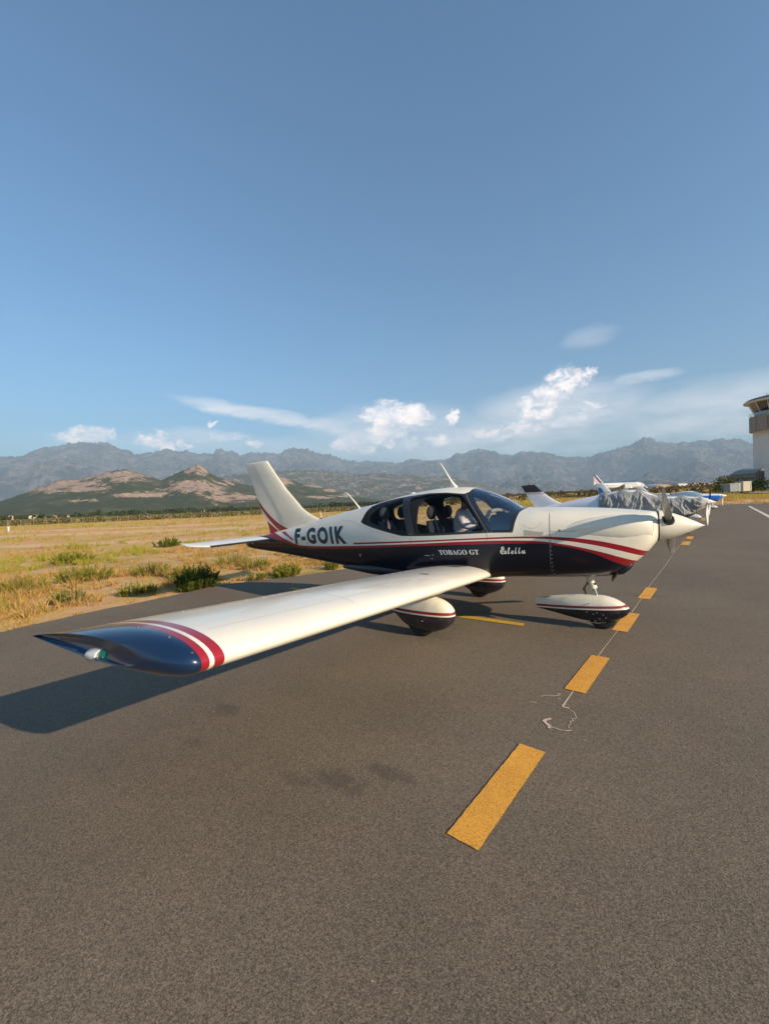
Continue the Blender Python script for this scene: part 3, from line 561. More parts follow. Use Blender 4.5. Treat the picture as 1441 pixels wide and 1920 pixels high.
# ------------------------------------------------------------------ aircraft geometry
# x, z_top, z_bottom, half_width, z_widest, exponent up, exponent low
ST=np.array([
[-4.50,1.02,0.955,.012,.985,2.0,2.0],
[-4.40,1.065,0.905,.055,.985,2.0,2.0],
[-4.00,1.14,0.855,.100,1.00,2.1,2.1],
[-3.60,1.225,0.825,.150,1.02,2.1,2.3],
[-3.20,1.305,0.785,.205,1.05,2.1,2.5],
[-2.80,1.385,0.745,.265,1.07,2.1,2.7],
[-2.40,1.475,0.705,.335,1.08,2.1,2.9],
[-2.00,1.555,0.665,.415,1.09,2.1,3.0],
[-1.60,1.630,0.625,.495,1.09,2.15,3.1],
[-1.20,1.705,0.595,.565,1.09,2.2,3.2],
[-0.80,1.790,0.570,.620,1.09,2.3,3.3],
[-0.40,1.852,0.555,.655,1.09,2.35,3.4],
[ 0.00,1.885,0.550,.670,1.09,2.4,3.4],
[ 0.30,1.872,0.555,.668,1.10,2.35,3.4],
[ 0.60,1.790,0.600,.655,1.11,2.3,3.3],
[ 0.85,1.675,0.630,.635,1.13,2.3,3.2],
[ 1.06,1.562,0.640,.615,1.14,2.6,3.1],
[ 1.25,1.552,0.645,.598,1.15,3.0,3.0],
[ 1.50,1.548,0.655,.575,1.16,3.0,2.9],
[ 1.80,1.535,0.672,.545,1.17,2.9,2.8],
[ 2.05,1.520,0.690,.515,1.19,2.8,2.6],
[ 2.25,1.503,0.800,.475,1.22,2.7,2.4],
[ 2.40,1.485,0.930,.430,1.25,2.6,2.2],
[ 2.48,1.475,1.020,.380,1.27,2.4,2.1],
[ 2.53,1.468,1.085,.270,1.29,2.2,2.0],
[ 2.56,1.462,1.125,.185,1.295,2.0,2.0],
])
def _pch(xs,ys,x):
    h=np.diff(xs); d=np.diff(ys)/h; m=np.zeros(len(xs)); 
    for i in range(1,len(xs)-1):
        if d[i-1]*d[i]>0:
            w1=2*h[i]+h[i-1]; w2=h[i]+2*h[i-1]; m[i]=(w1+w2)/(w1/d[i-1]+w2/d[i])
    m[0]=d[0]; m[-1]=d[-1]
    x=np.clip(x,xs[0],xs[-1]); k=np.clip(np.searchsorted(xs,x)-1,0,len(h)-1); t=(x-xs[k])/h[k]
    return (2*t**3-3*t**2+1)*ys[k]+(t**3-2*t**2+t)*h[k]*m[k]+(-2*t**3+3*t**2)*ys[k+1]+(t**3-t**2)*h[k]*m[k+1]
def sec(x): return [_pch(ST[:,0],ST[:,i],x) for i in range(1,7)]
def halfw(x,z):
    zt,zb,w,zm,pu,pl=sec(x)
    up=z>=zm
    t=np.where(up,(z-zm)/np.maximum(zt-zm,1e-6),(zm-z)/np.maximum(zm-zb,1e-6)); p=np.where(up,pu,pl)
    return w*np.maximum(0,1-np.clip(t,0,1)**p)**(1/p)
def inside(P):
    x,y,z=P[...,0],P[...,1],P[...,2]; zt,zb,*_=sec(x)
    return (x>ST[0,0])&(x<ST[-1,0])&(z<zt)&(z>zb)&(np.abs(y)<halfw(x,z))
def wrap_ring(x, off, nv=96):
    """cross-section ring at station x, evenly spaced by angle, moved inwards by off"""
    zt, zb, wd, zm, pu, pl = [float(q) for q in sec(np.array([x]))[:]] if False else [float(_pch(ST[:, 0], ST[:, i], np.array([x]))[0]) for i in range(1, 7)]
    zt -= off; zb += off; wd = max(wd - off, .002); zt = max(zt, zm + .001); zb = min(zb, zm - .001); out = []
    for k in range(nv):
        a = 2 * math.pi * k / nv; c, s = math.cos(a), math.sin(a); p = pu if s >= 0 else pl; hh = (zt - zm) if s >= 0 else (zm - zb)
        out.append((x, wd * math.copysign(abs(c) ** (2 / p), c), zm + hh * math.copysign(abs(s) ** (2 / p), s)))
    return out
def fus_x(n=110, a=-4.5, b=2.56):
    xs = list(np.linspace(a, 2.20, int(n * .8))) + list(np.linspace(2.22, 2.56, int(n * .2))); return [x for x in xs if a <= x <= b]
def shell(name, o0, o1, a=-4.5, b=2.56, n=110, nv=96):
    xs = fus_x(n, a, b); R0 = [wrap_ring(x, o0, nv) for x in xs]; i0 = 2 if a < -4.3 else 0; xi = xs[i0:-1] if b > 2.5 else xs; xi = [x for x in xi]
    if i0 == 0: xi[0] += .01; xi[-1] -= .01
    if b > 2.5: xi = [x for x in xi if x < 2.45]
    R1 = [wrap_ring(x, o1, nv) for x in xi]
    mb = MB(); mb.loft(R0); mb.loft(R1); 
    me = bpy.data.meshes.new(name); me.from_pydata(mb.v, [], mb.f)
    bm = bmesh.new(); bm.from_mesh(me); nb = len(R0) * nv
    bm.faces.ensure_lookup_table()
    bmesh.ops.recalc_face_normals(bm, faces=bm.faces)
    inner = [f for f in bm.faces if all(v.index >= nb for v in f.verts)]
    # outer faces point out, inner faces point in
    f0 = max((f for f in bm.faces if f not in inner), key=lambda f: f.calc_center_median().z) if False else None
    bm.to_mesh(me); bm.free()
    return me, nb
def shell_obj(name, o0, o1, **k):
    me, nb = shell(name, o0, o1, **k); bm = bmesh.new(); bm.from_mesh(me); bm.faces.ensure_lookup_table(); bm.verts.ensure_lookup_table()
    for part, sign in ((0, 1), (1, -1)):
        fs = [f for f in bm.faces if (f.verts[0].index >= nb) == bool(part)]
        f = max(fs, key=lambda f: f.calc_center_median().z)
        if f.normal.z * sign < 0: bmesh.ops.reverse_faces(bm, faces=fs)
    bm.to_mesh(me); bm.free(); return bpy.data.objects.new(name, me)
def prism(P, y0=-1.2, y1=1.2):
    n = len(P); V = [(a, y0, b) for a, b in P] + [(a, y1, b) for a, b in P]
    me = bpy.data.meshes.new('cutter'); me.from_pydata(V, [], [tuple(range(n)), tuple(range(2 * n - 1, n - 1, -1))] + [(i, n + i, n + (i + 1) % n, (i + 1) % n) for i in range(n)])
    bm = bmesh.new(); bm.from_mesh(me); bmesh.ops.recalc_face_normals(bm, faces=bm.faces); bm.to_mesh(me); bm.free()
    return bpy.data.objects.new('cutter', me)
def boolean(o, cutters, op):
    col.objects.link(o)
    for c in cutters:
        col.objects.link(c); md = o.modifiers.new('b', 'BOOLEAN'); md.operation = op; md.solver = 'EXACT'; md.object = c
    dg = bpy.context.evaluated_depsgraph_get(); me = bpy.data.meshes.new_from_object(o.evaluated_get(dg))
    for c in cutters: bpy.data.objects.remove(c)
    bpy.data.objects.remove(o); return me
def from_me(name, me, m, parent, smooth=35, **kw):
    if 'glass' in m.name and 'canopy' not in m.name:      # a pane is one sheet: keep the outer face only
        bm = bmesh.new(); bm.from_mesh(me); bad = []
        for f in bm.faces:
            c = f.calc_center_median(); d = Vector((0, c.y, c.z - 1.1)); 
            if f.normal.dot(d.normalized()) < .35: bad.append(f)
        bmesh.ops.delete(bm, geom=bad, context='FACES'); bmesh.ops.delete(bm, geom=[v for v in bm.verts if not v.link_faces], context='VERTS'); bm.to_mesh(me); bm.free()
    me.materials.clear(); me.materials.append(m); me.name = name
    for p in me.polygons: p.material_index = 0
    me.shade_smooth()
    me.set_sharp_from_angle(angle=R(smooth)); o = bpy.data.objects.new(name, me); return link(o, parent, **kw)
def keep_side(me, side):
    me = me.copy(); bm = bmesh.new(); bm.from_mesh(me); bmesh.ops.delete(bm, geom=[f for f in bm.faces if f.calc_center_median().y * side < 0], context='FACES')
    bmesh.ops.delete(bm, geom=[v for v in bm.verts if not v.link_faces], context='VERTS'); bm.to_mesh(me); bm.free(); return me
def rnd(P, r=.04, n=4):
    """round the corners of a polygon"""
    out = []; N = len(P)
    for i in range(N):
        p = Vector(P[i]); a = Vector(P[i - 1]) - p; b = Vector(P[(i + 1) % N]) - p
        if a.angle(b) > R(165): out.append(tuple(p)); continue
        q = min(r, a.length * .45, b.length * .45); s = p + a.normalized() * q; e = p + b.normalized() * q
        for k in range(n + 1): t = k / n; out.append(tuple(s * (1 - t) ** 2 + p * 2 * t * (1 - t) + e * t * t))
    return out
def side_y(x, z): return float(halfw(np.array([x]), np.array([z]))[0])
def drape(name, me2d, m, parent, side=-1, off=.0012, grid=.03, fn=None, **kw):
    """me2d: mesh with coordinates (x, z) in x,y; cut on a grid, then laid on the fuselage side"""
    bm = bmesh.new(); bm.from_mesh(me2d)
    xs = [v.co.x for v in bm.verts]; ys = [v.co.y for v in bm.verts]
    for ax, lo_, hi_ in ((0, min(xs), max(xs)), (1, min(ys), max(ys))):
        t = lo_ + grid
        while t < hi_:
            co = [0, 0, 0]; co[ax] = t; no = [0, 0, 0]; no[ax] = 1
            bmesh.ops.bisect_plane(bm, geom=bm.verts[:] + bm.edges[:] + bm.faces[:], plane_co=co, plane_no=no); t += grid
    for v in bm.verts:
        x, z = v.co.x, v.co.y
        v.co = fn(x, z) if fn else Vector((x, side * (side_y(x, z) + off), z))
    me = bpy.data.meshes.new(name); bm.to_mesh(me); bm.free(); me.materials.append(m); me.shade_smooth(); o = bpy.data.objects.new(name, me); return link(o, parent, **kw)
def poly2d(P):
    me = bpy.data.meshes.new('p'); me.from_pydata([(a, b, 0) for a, b in P], [], [tuple(range(len(P)))]); return me
def line2d(P, wd):
    V, F = ribbon(P, wd, 0); me = bpy.data.meshes.new('l'); me.from_pydata(V, [], F); return me
def dense(P, st=.03):
    out = []
    for a, b in zip(P[:-1], P[1:]):
        n = max(1, int(math.dist(a, b) / st))
        for k in range(n): out.append((a[0] + (b[0] - a[0]) * k / n, a[1] + (b[1] - a[1]) * k / n))
    return out + [P[-1]]
def text2d(s, quad=None, box=None, shear=0., embolden=0., spacing=1.):
    """text as a flat mesh stretched into box (x0, z0, x1, z1) or a quad (bl, br, tr, tl)"""
    c = bpy.data.curves.new('t', 'FONT'); c.body = s; c.resolution_u = 3; c.shear = shear; c.space_character = spacing; c.offset = embolden
    o = bpy.data.objects.new('t', c); col.objects.link(o); bpy.context.view_layer.update()
    me = bpy.data.meshes.new_from_object(o.evaluated_get(bpy.context.evaluated_depsgraph_get())); bpy.data.objects.remove(o)
    co = np.array([v.co[:2] for v in me.vertices]); lo_, hi_ = co.min(0), co.max(0); uv = (co - lo_) / (hi_ - lo_)
    if box: x0, z0, x1, z1 = box; quad = [(x0, z0), (x1, z0), (x1, z1), (x0, z1)]
    q = np.array(quad); a = uv[:, :1]; b = uv[:, 1:]; P = q[0] * (1 - a) * (1 - b) + q[1] * a * (1 - b) + q[2] * a * b + q[3] * (1 - a) * b
    for v, p in zip(me.vertices, P): v.co = (p[0], p[1], 0)
    return me

# wing: constant chord, slight dihedral
def af(t, c, th=.16):
    yt = 5 * th * c * (.2969 * math.sqrt(t) - .126 * t - .3516 * t * t + .2843 * t ** 3 - .1030 * t ** 4)
    return yt, .02 * c * 4 * t * (1 - t)
TS = [.5 * (1 - math.cos(math.pi * i / 26)) for i in range(27)]
def wing_ring(y, side=-1, xle=.70, c=1.22, z0=None, th=.16, drop=.012, lift=0.):
    z = (.705 + .0735 * (abs(y) - .6)) if z0 is None else z0; up = []; dn = []
    for t in TS:
        a, b = af(t, c, th); x = xle - c * t; zz = z - drop * t + lift * t * t; up.append((x, side * abs(y), zz + b + a)); dn.append((x, side * abs(y), zz + b - a))
    return up[::-1] + dn[1:-1]
def wing_top(x, y, off=.0015):
    t = min(max((.70 - x) / 1.22, 0), 1); a, b = af(t, 1.22); return Vector((x, y, .705 + .0735 * (abs(y) - .6) - .012 * t + a + b + off))
def wing(parent, side, mats, detail=True):
    wh, red, nav = mats; lab = None
    MB().loft([wing_ring(y, side) for y in (.35, .8, 1.6, 2.6, 3.4, 4.2, 4.65)]).build('wing', wh, parent, True, 40)
    for a, b, m in ((4.651, 4.703, red), (4.704, 4.728, wh), (4.729, 4.768, red)):
        MB().loft([wing_ring(y, side) for y in (a, b)]).build('tip_stripe', m, parent, True, 40)
    # moulded tip with a hollow outer face
    rings = []
    for s in np.linspace(0, 1, 12):
        y = 4.7695 + .125 * s; d = 1 - math.sqrt(max(0, 1 - s * s * .98)); xle = .70 - .30 * d; c = xle + .52 - .05 * s; th = .16 * (1 - .42 * s * s) * 1.22 / c
        rings.append([(px, py + side * (.06 * s * max(0, (.5 - px)) / 1.0), pz) for px, py, pz in wing_ring(y, side, xle, c, .705 + .0735 * (y - .6) + .01 * s, th, .012,   .022 * s * s)])
    last = rings[-1]; cen = Vector((0, 0, 0))
    for p in last: cen += Vector(p) / len(last)
    def inset(ring, k, dy): return [(px, py - side * dy * min(1, max(0, (.42 - px) / .35)) * min(1, (px + .56) / .3), cen.z + (pz - cen.z) * (k + (1 - k) * .6 * min(1, max(0, (px - .05) / .3)))) for px, py, pz in ring]
    rings += [inset(last, .82, .004), inset(last, .70, .030), inset(last, .3, .040)]
    tip = MB().loft(rings).build('wing_tip', nav, parent, True, 50)
    return tip
def fin(parent, m, scale=1.):
    prof = [(-3.775, -4.41, 2.585), (-3.60, -4.315, 2.36), (-3.32, -4.18, 2.03), (-3.08, -4.09, 1.80), (-2.93, -4.02, 1.65), (-2.76, -3.955, 1.54), (-2.52, -3.88, 1.44), (-2.35, -3.83, 1.30), (-2.3, -3.80, 1.16)]
    rings = []
    for le, te, z in prof:
        c = le - te; th = min(.10 * .66, .1 * c) ; ring = []; tq = .10 if z > 1.7 else .10 - .03 * (1.7 - z) / .5
        T = [.5 * (1 - math.cos(math.pi * i / 14)) for i in range(15)]
        up = [(le - c * t, af(t, .66, .10)[0] * (1 if z > 1.9 else 1), z - .02 * (t) * (z > 2.5)) for t in T]; rings.append([(x, y, zz) for x, y, zz in up[::-1]] + [(x, -y, zz) for x, y, zz in up[1:-1]])
    rings.reverse(); top = rings[-1]; mx = sum(p[0] for p in top) / len(top)
    for k, dz in ((.9, .018), (.5, .030)): rings.append([(mx + (p[0] - mx) * (.97 if k == .9 else .9), p[1] * k, p[2] + dz - .012 * abs(p[0] - mx)) for p in top])
    return MB().loft(rings).build('tail_fin', m, parent, True, 45)
def stab(parent, side, wh, bl):
    def ring(y, le, te, z, th=.075, t0=0., t1=1.):
        c = le - te; T = [t0 + (t1 - t0) * .5 * (1 - math.cos(math.pi * i / 10)) for i in range(11)]
        up = [(le - c * t, side * y, z + .055 * t + af(t, c, th * 1.1)[0]) for t in T]; dn = [(le - c * t, side * y, z + .055 * t - af(t, c, th * 1.1)[0]) for t in T]
        return up[::-1] + dn[1:-1] if t0 == 0 and t1 == 1 else up[::-1] + (dn[1:] if t0 == 0 else dn)
    o = MB().loft([ring(y, -3.68, -4.26, 1.075) for y in (.07, .5, 1.0, 1.42)] + [ring(1.50, -3.74, -4.27, 1.077), ring(1.58, -3.92, -4.275, 1.085, .07), ring(1.61, -4.06, -4.28, 1.09, .05)]).build('tailplane', wh, parent, True, 40)
    b = MB()
    rs = []
    for y in (.12, .7, 1.44):
        T = [0, .004, .012, .03, .06]; up = [(-3.677 - .58 * t, side * y, 1.075 + .055 * t + af(t, .58, .0825)[0] + .0025) for t in T]; dn = [(-3.677 - .58 * t, side * y, 1.075 + .055 * t - af(t, .58, .0825)[0] - .0025) for t in T]
        rs.append(up[::-1] + dn[1:])
    b.loft(rs, caps=False, closed=False); b.build('deicing_strip', bl, o, True)
    return o
def spat(parent, y, P, m, name='wheel_fairing', n=28, pw=2.3):
    """P rows: x, z_top, z_bottom, half width"""
    P = np.array(P); xs = np.concatenate([np.linspace(P[0, 0], P[-1, 0], 26)]); rings = []
    e = P[-1, 0] - P[0, 0]; xs = P[0, 0] + e * (np.sin(np.linspace(-math.pi / 2 * .8, math.pi / 2, 30)) - math.sin(-math.pi / 2 * .8)) / (1 - math.sin(-math.pi / 2 * .8))
    for x in xs:
        zt, zb, hw = [float(_pch(P[:, 0], P[:, i], np.array([x]))[0]) for i in (1, 2, 3)]; zc, hh = (zt + zb) / 2, max((zt - zb) / 2, .002)
        rings.append([(x, y + hw * math.copysign(abs(math.cos(a)) ** (2 / pw), math.cos(a)), zc + hh * math.copysign(abs(math.sin(a)) ** (2 / pw), math.sin(a))) for a in [2 * math.pi * k / n for k in range(n)]])
    return MB().loft(rings).build(name, m, parent, True, 50)
def spatmat(name, a, b, dz, low=NAVY):
    """cream over navy with a thin red band; band height runs a + b*x"""
    m = bpy.data.materials.new(name); m.use_nodes = True; g = G(m.node_tree); bs = g.n['Principled BSDF']; x, y, z = g.xyz(g.coord())
    h = g.m('SUBTRACT', z, g.m('ADD', g.m('MULTIPLY', x, b), a)); c = g.mix(g.m('GREATER_THAN', h, -.018), low, CREAM)
    c = g.mix(g.m('MULTIPLY', g.m('GREATER_THAN', h, 0.), g.m('LESS_THAN', h, dz)), c, (.26, .012, .018))
    d = g.noise(g.coord(), 9, 5, .7); c = g.mix(g.m('MULTIPLY', g.rng(d, .52, .75), .3), c, (.25, .19, .14))
    g.put(bs.inputs['Base Color'], c); bs.inputs['Roughness'].default_value = .3; bs.inputs['Coat Weight'].default_value = .5; return m
def wheel(parent, x, y, r, w_=.13, name='wheel'):
    rings = []
    for dx, rr in ((-.5, .62), (-.5, .86), (-.36, .985), (0, 1), (.36, .985), (.5, .86), (.5, .62)):
        rings.append([(x + r * rr * math.cos(2 * math.pi * k / 28), y + dx * w_, r + r * rr * math.sin(2 * math.pi * k / 28)) for k in range(28)])
    o = MB().loft(rings).build(name, RUBBER, parent, True, 40)
    MB().tube([(x, y - w_ * .52, r), (x, y + w_ * .52, r)], r * .5, 16).build('hub', METAL, o, True, 40); return o
def blade(parent, hub, d, swp, m, ln=.94, root=.10, name='propeller_blade'):
    """d unit vector of the blade, swp unit vector of the shaft"""
    d = Vector(d).normalized(); ax = Vector(swp).normalized(); tn = ax.cross(d); rings = []
    for i in range(15):
        t = i / 14; r = root + (ln - root) * t; ch = (.030 + .115 * min(1, t * 2.6) ** 1.2) * (1 - .50 * max(0, (t - .55) / .45) ** 2.0) if i < 14 else .03
        ch = min(ch, .125); pitch = R(62 - 44 * t); thk = .5 * (.055 * (1 - t) ** 2 + .012); cdir = tn * math.cos(pitch) + ax * math.sin(pitch); nd = d.cross(cdir)
        c = Vector(hub) + d * r
        rings.append([tuple(c + cdir * (ch / 2 * math.cos(a)) + nd * (thk * math.sin(a))) for a in [2 * math.pi * k / 14 for k in range(14)]])
    return MB().loft(rings).build(name, m, parent, True, 50)
def spinner_obj(parent, x0, ln, r, z, m, y=0.):
    rings = []
    for i in range(22):
        t = i / 21; rr = max(r * (1 - t ** 1.42), .004)
        rings.append([(x0 + ln * t, y + rr * math.cos(2 * math.pi * k / 40), z + rr * math.sin(2 * math.pi * k / 40)) for k in range(40)])
    return MB().loft(rings).build('spinner', m, parent, True, 50)

# ------------------------------------------------------------------ the nearest aircraft
AC = empty('light_aircraft', (0, 0, 0), 0, 'nearest plane, cream and navy with red bands, F-GOIK and Estella written on its side', 'airplane', 'light aircraft parked in a row along the yellow dashed line')
REARW = rnd([(-1.335, 1.410), (-1.320, 1.465), (-1.300, 1.56), (-1.272, 1.625), (-1.17, 1.676), (-.892, 1.732), (-.655, 1.762), (-.55, 1.55), (-.425, 1.213), (-.54, 1.219), (-.702, 1.251), (-.898, 1.293), (-1.101, 1.340), (-1.265, 1.385)], .05)
DOORW = rnd([(-.520, 1.745), (-.222, 1.790), (.068, 1.786), (.249, 1.765), (.325, 1.742), (.420, 1.640), (.525, 1.502), (.615, 1.372), (.668, 1.285), (.335, 1.262), (-.092, 1.240), (-.335, 1.232), (-.39, 1.42)], .05)
WIND = rnd([(.405, 1.95), (.385, 1.795), (.405, 1.745), (.475, 1.655), (.580, 1.520), (.668, 1.392), (.745, 1.290), (.985, 1.292), (1.000, 1.37), (1.012, 1.44), (1.03, 1.50), (1.055, 1.533), (1.075, 1.60), (1.08, 1.95)], .03)
GREEN = [(-1.352, 1.408), (-1.335, 1.470), (-1.315, 1.575), (-1.285, 1.640), (-1.175, 1.690), (-.892, 1.742), (-.61, 1.776), (-.222, 1.808), (.068, 1.804), (.249, 1.783), (.325, 1.775), (.375, 1.80), (.39, 1.95), (1.13, 1.95), (1.125, 1.56), (1.089, 1.533), (1.066, 1.507), (1.053, 1.454), (1.040, 1.379), (1.028, 1.299), (1.020, 1.258), (.714, 1.256), (.335, 1.236), (-.092, 1.214), (-.403, 1.207), (-.54, 1.207), (-.702, 1.238), (-.898, 1.280), (-1.101, 1.326), (-1.265, 1.370)]
body_me = boolean(shell_obj('b', 0, .022), [prism(GREEN)], 'DIFFERENCE')
BODY = from_me('fuselage', body_me, LIV, AC, 30)
fr = boolean(shell_obj('b', .0025, .030, a=-1.6, b=1.4, n=60), [prism([(x + (0.0015 if 0 else 0), z) for x, z in GREEN])], 'INTERSECT')
fo = bpy.data.objects.new('fr', fr)
# door gap: frames are one dark surround with the panes cut out
fr = boolean(fo, [prism(REARW), prism(DOORW), prism(WIND)], 'DIFFERENCE')
from_me('window_surround', fr, BLACK, AC, 30)
for P, nm, gm in ((REARW, 'rear_window_pane', GLASS), (DOORW, 'door_window_pane', GLASS)):
    q = boolean(shell_obj('b', .006, .010, a=-1.6, b=1.4, n=50), [prism(P)], 'INTERSECT')
    for sd_ in (-1, 1): from_me(nm, keep_side(q, sd_), gm, AC, 30)
q = boolean(shell_obj('b', .006, .010, a=-.2, b=1.4, n=50, nv=128), [prism(WIND)], 'INTERSECT'); from_me('windscreen', q, WGLASS, AC, 30)
# dark inner lining with rounded openings behind each pane
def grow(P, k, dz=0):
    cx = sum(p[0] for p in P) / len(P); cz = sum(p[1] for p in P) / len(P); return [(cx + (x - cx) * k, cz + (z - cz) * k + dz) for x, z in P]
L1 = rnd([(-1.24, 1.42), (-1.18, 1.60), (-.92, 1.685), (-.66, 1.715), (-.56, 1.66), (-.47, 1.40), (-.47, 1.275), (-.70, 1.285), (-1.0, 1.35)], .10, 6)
L2 = rnd([(-.335, 1.65), (-.27, 1.735), (-.06, 1.755), (.22, 1.735), (.33, 1.68), (.58, 1.36), (.60, 1.27), (-.06, 1.255), (-.30, 1.25)], .08, 6)
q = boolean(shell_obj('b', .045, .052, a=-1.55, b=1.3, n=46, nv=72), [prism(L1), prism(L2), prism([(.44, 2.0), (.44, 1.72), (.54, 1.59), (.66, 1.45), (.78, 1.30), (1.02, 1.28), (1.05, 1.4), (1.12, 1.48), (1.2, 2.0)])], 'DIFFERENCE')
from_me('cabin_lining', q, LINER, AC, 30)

# lines between panels, lettering and small marks on the side facing the camera and mirrored on the far side
def side_line(P, wd=.005, m=PANEL, name='panel_line', sides=(-1, 1), off=.0012):
    for s_ in sides: drape(name, line2d(dense(P), wd), m, AC, s_, off)
side_line([(1.452, 1.215), (1.450, 1.30), (1.445, 1.40), (1.435, 1.47), (1.425, 1.515), (1.415, 1.538)], .007)
side_line([(1.452, 1.215), (1.450, 1.13), (1.447, 1.0), (1.443, .85), (1.44, .74)], .006, PANELD)
side_line([(1.46, 1.268), (1.8, 1.272), (2.1, 1.285), (2.3, 1.300), (2.46, 1.320)], .004)
side_line([(-.385, 1.205), (-.385, 1.13), (-.385, 1.07)], .004)
side_line([(-.40, 1.21), (-.45, 1.33), (-.53, 1.56), (-.585, 1.72)], .010, PANELK, off=.0005)
side_line([(.715, 1.258), (.63, 1.395), (.535, 1.53), (.42, 1.68), (.36, 1.765)], .010, mat('door_seal', (.11, .11, .12), .5), 'door_seal', off=.0010)
side_line([(.70, 1.252), (.705, 1.20), (.71, 1.12)], .004)
side_line([(-1.95, 1.352), (-1.80, 1.425), (-1.65, 1.44), (-1.45, 1.40), (-1.0, 1.27), (-.62, 1.19), (-.40, 1.185)], .003, mat('faint_panel_gap', (.42, .40, .35), .6))
side_line([(1.13, 1.345)] + [(1.245 + .115 * math.cos(a), 1.405 + .095 * math.sin(a)) for a in np.linspace(R(210), R(345), 14)], .003, mat('faint_panel_gap', (.42, .40, .35), .6))
side_line([(-2.02, 1.36), (-2.06, 1.20), (-2.06, 1.06)], .003, mat('faint_panel_gap', (.42, .40, .35), .6))
for s_ in (-1, 1):
    drape('cooling_duct', poly2d([(1.155, 1.292), (1.155, 1.222), (1.37, 1.218), (1.38, 1.262), (1.28, 1.272)]), mat('duct_shadow_paint', (.40, .39, .35), .5), AC, s_, .0012)
    drape('warning_triangle', poly2d([(-1.335, .862), (-1.365, .915), (-1.305, .915)]), mat('faded_pink_sticker', (.45, .22, .20), .6), AC, s_, .0012)
    drape('tail_accent', poly2d([(-3.40, 1.225), (-3.27, 1.236), (-3.00, 1.112), (-3.00, 1.072), (-3.14, 1.135)]), REDP, AC, s_, .0012)
for x, z in ((1.56, 1.285), (1.86, 1.287), (2.15, 1.30), (2.38, 1.322)):
    for s_ in (-1, 1):
        y = s_ * (side_y(x, z)); MB().tube([(x, y - s_ * .002, z), (x, y + s_ * .005, z)], .011, 10).build('cowl_fastener', METAL if 0 else mat('fastener_steel', (.20, .19, .18), .4, .8), AC)
for x, z in [(1.462, .74 + .05 * k) for k in range(0, 8)] + [(-.40, 1.235), (-.365, 1.237), (.655, 1.27), (1.01, 1.272), (.76, 1.27)]:
    y = -side_y(x, z); MB().tube([(x, y, z), (x, y - .004, z)], .006, 8).build('rivet', METAL, AC)
def quad_text(s, q, m, name, label=None, **k):
    me = text2d(s, q, **k); o = drape(name, me, m, AC, -1, .002, .02, label=label); 
    return o
quad_text('F-GOIK', [(-2.925, 1.015), (-1.60, 1.062), (-1.70, 1.352), (-2.985, 1.295)], LETTERB, 'registration_letters', embolden=.048, spacing=1.26)
quad_text('\U0001D413\U0001D40E\U0001D401\U0001D400\U0001D406\U0001D40E \U0001D406\U0001D413', [(.055, .960), (.600, .977), (.585, 1.040), (.035, 1.024)], LETTERW, 'type_lettering')
quad_text('\U0001D4D4\U0001D4FC\U0001D4FD\U0001D4EE\U0001D4F5\U0001D4F5\U0001D4EA', [(.868, .985), (1.172, .998), (1.150, 1.080), (.852, 1.085)], LETTERW, 'name_lettering', embolden=.012)
MB().box((-.13, -.672, .945), (.075, .014, .009)).build('door_handle', METAL, AC); MB().box((-.045, -.675, .955), (.012, .02, .012)).build('door_lock', METAL, AC); MB().box((-.06, -.674, .905), (.03, .014, .006)).build('step_latch', METAL, AC)

# flying surfaces
wing(AC, -1, (WHITE, REDP, NAVYP)); wing(AC, 1, (WHITE, REDP, NAVYP))
def finmat():
    m = bpy.data.materials.new('fin_livery'); m.use_nodes = True; g = G(m.node_tree); b = g.n['Principled BSDF']; x, y, z = g.xyz(g.coord())
    def line(x0, z0, x1, z1):  # height above the line
        k = (z1 - z0) / (x1 - x0); return g.m('SUBTRACT', z, g.m('ADD', g.m('MULTIPLY', x, k), z0 - k * x0 + 0))
    bow = g.m('MULTIPLY', g.m('MULTIPLY', g.m('ADD', x, 4.03), g.m('ADD', x, 3.30)), .55)
    top = g.m('SUBTRACT', line(-4.033, 1.772, -3.29, 1.275), bow); bot = g.m('SUBTRACT', line(-3.96, 1.633, -3.43, 1.22), bow); lo_ = line(-3.862, 1.421, -3.52, 1.205)
    r1 = g.m('MULTIPLY', g.m('LESS_THAN', top, 0), g.m('GREATER_THAN', bot, 0)); r2 = g.m('LESS_THAN', lo_, 0)
    n = g.noise(g.coord(), 4, 5, .6); c = g.mix(g.rng(n, .3, .7), tuple(k * .9 for k in CREAM), CREAM)
    c = g.mix(g.m('MAXIMUM', r1, r2), c, RED); g.put(b.inputs['Base Color'], c); b.inputs['Roughness'].default_value = .35; b.inputs['Coat Weight'].default_value = .3; return m
fin(AC, finmat())
# rudder hinge gap and small fin fittings
for s_ in (-1, 1):
    MB().loft([[(-4.15 + (4.15 - 3.30) * t - .006, s_ * (.020 + .006 * t), 2.55 - 1.27 * t), (-4.15 + (4.15 - 3.30) * t + .003, s_ * (.0335 if t > 2 else .0335 + .0 * t), 2.55 - 1.27 * t)] for t in np.linspace(0, 1, 12)], False, False).build('rudder_gap', PANEL, AC)
stab(AC, -1, WHITE, BLACK); stab(AC, 1, WHITE, BLACK)
NAVYM = mat('navy_matt_paint', NAVY, .45, coat=.3)
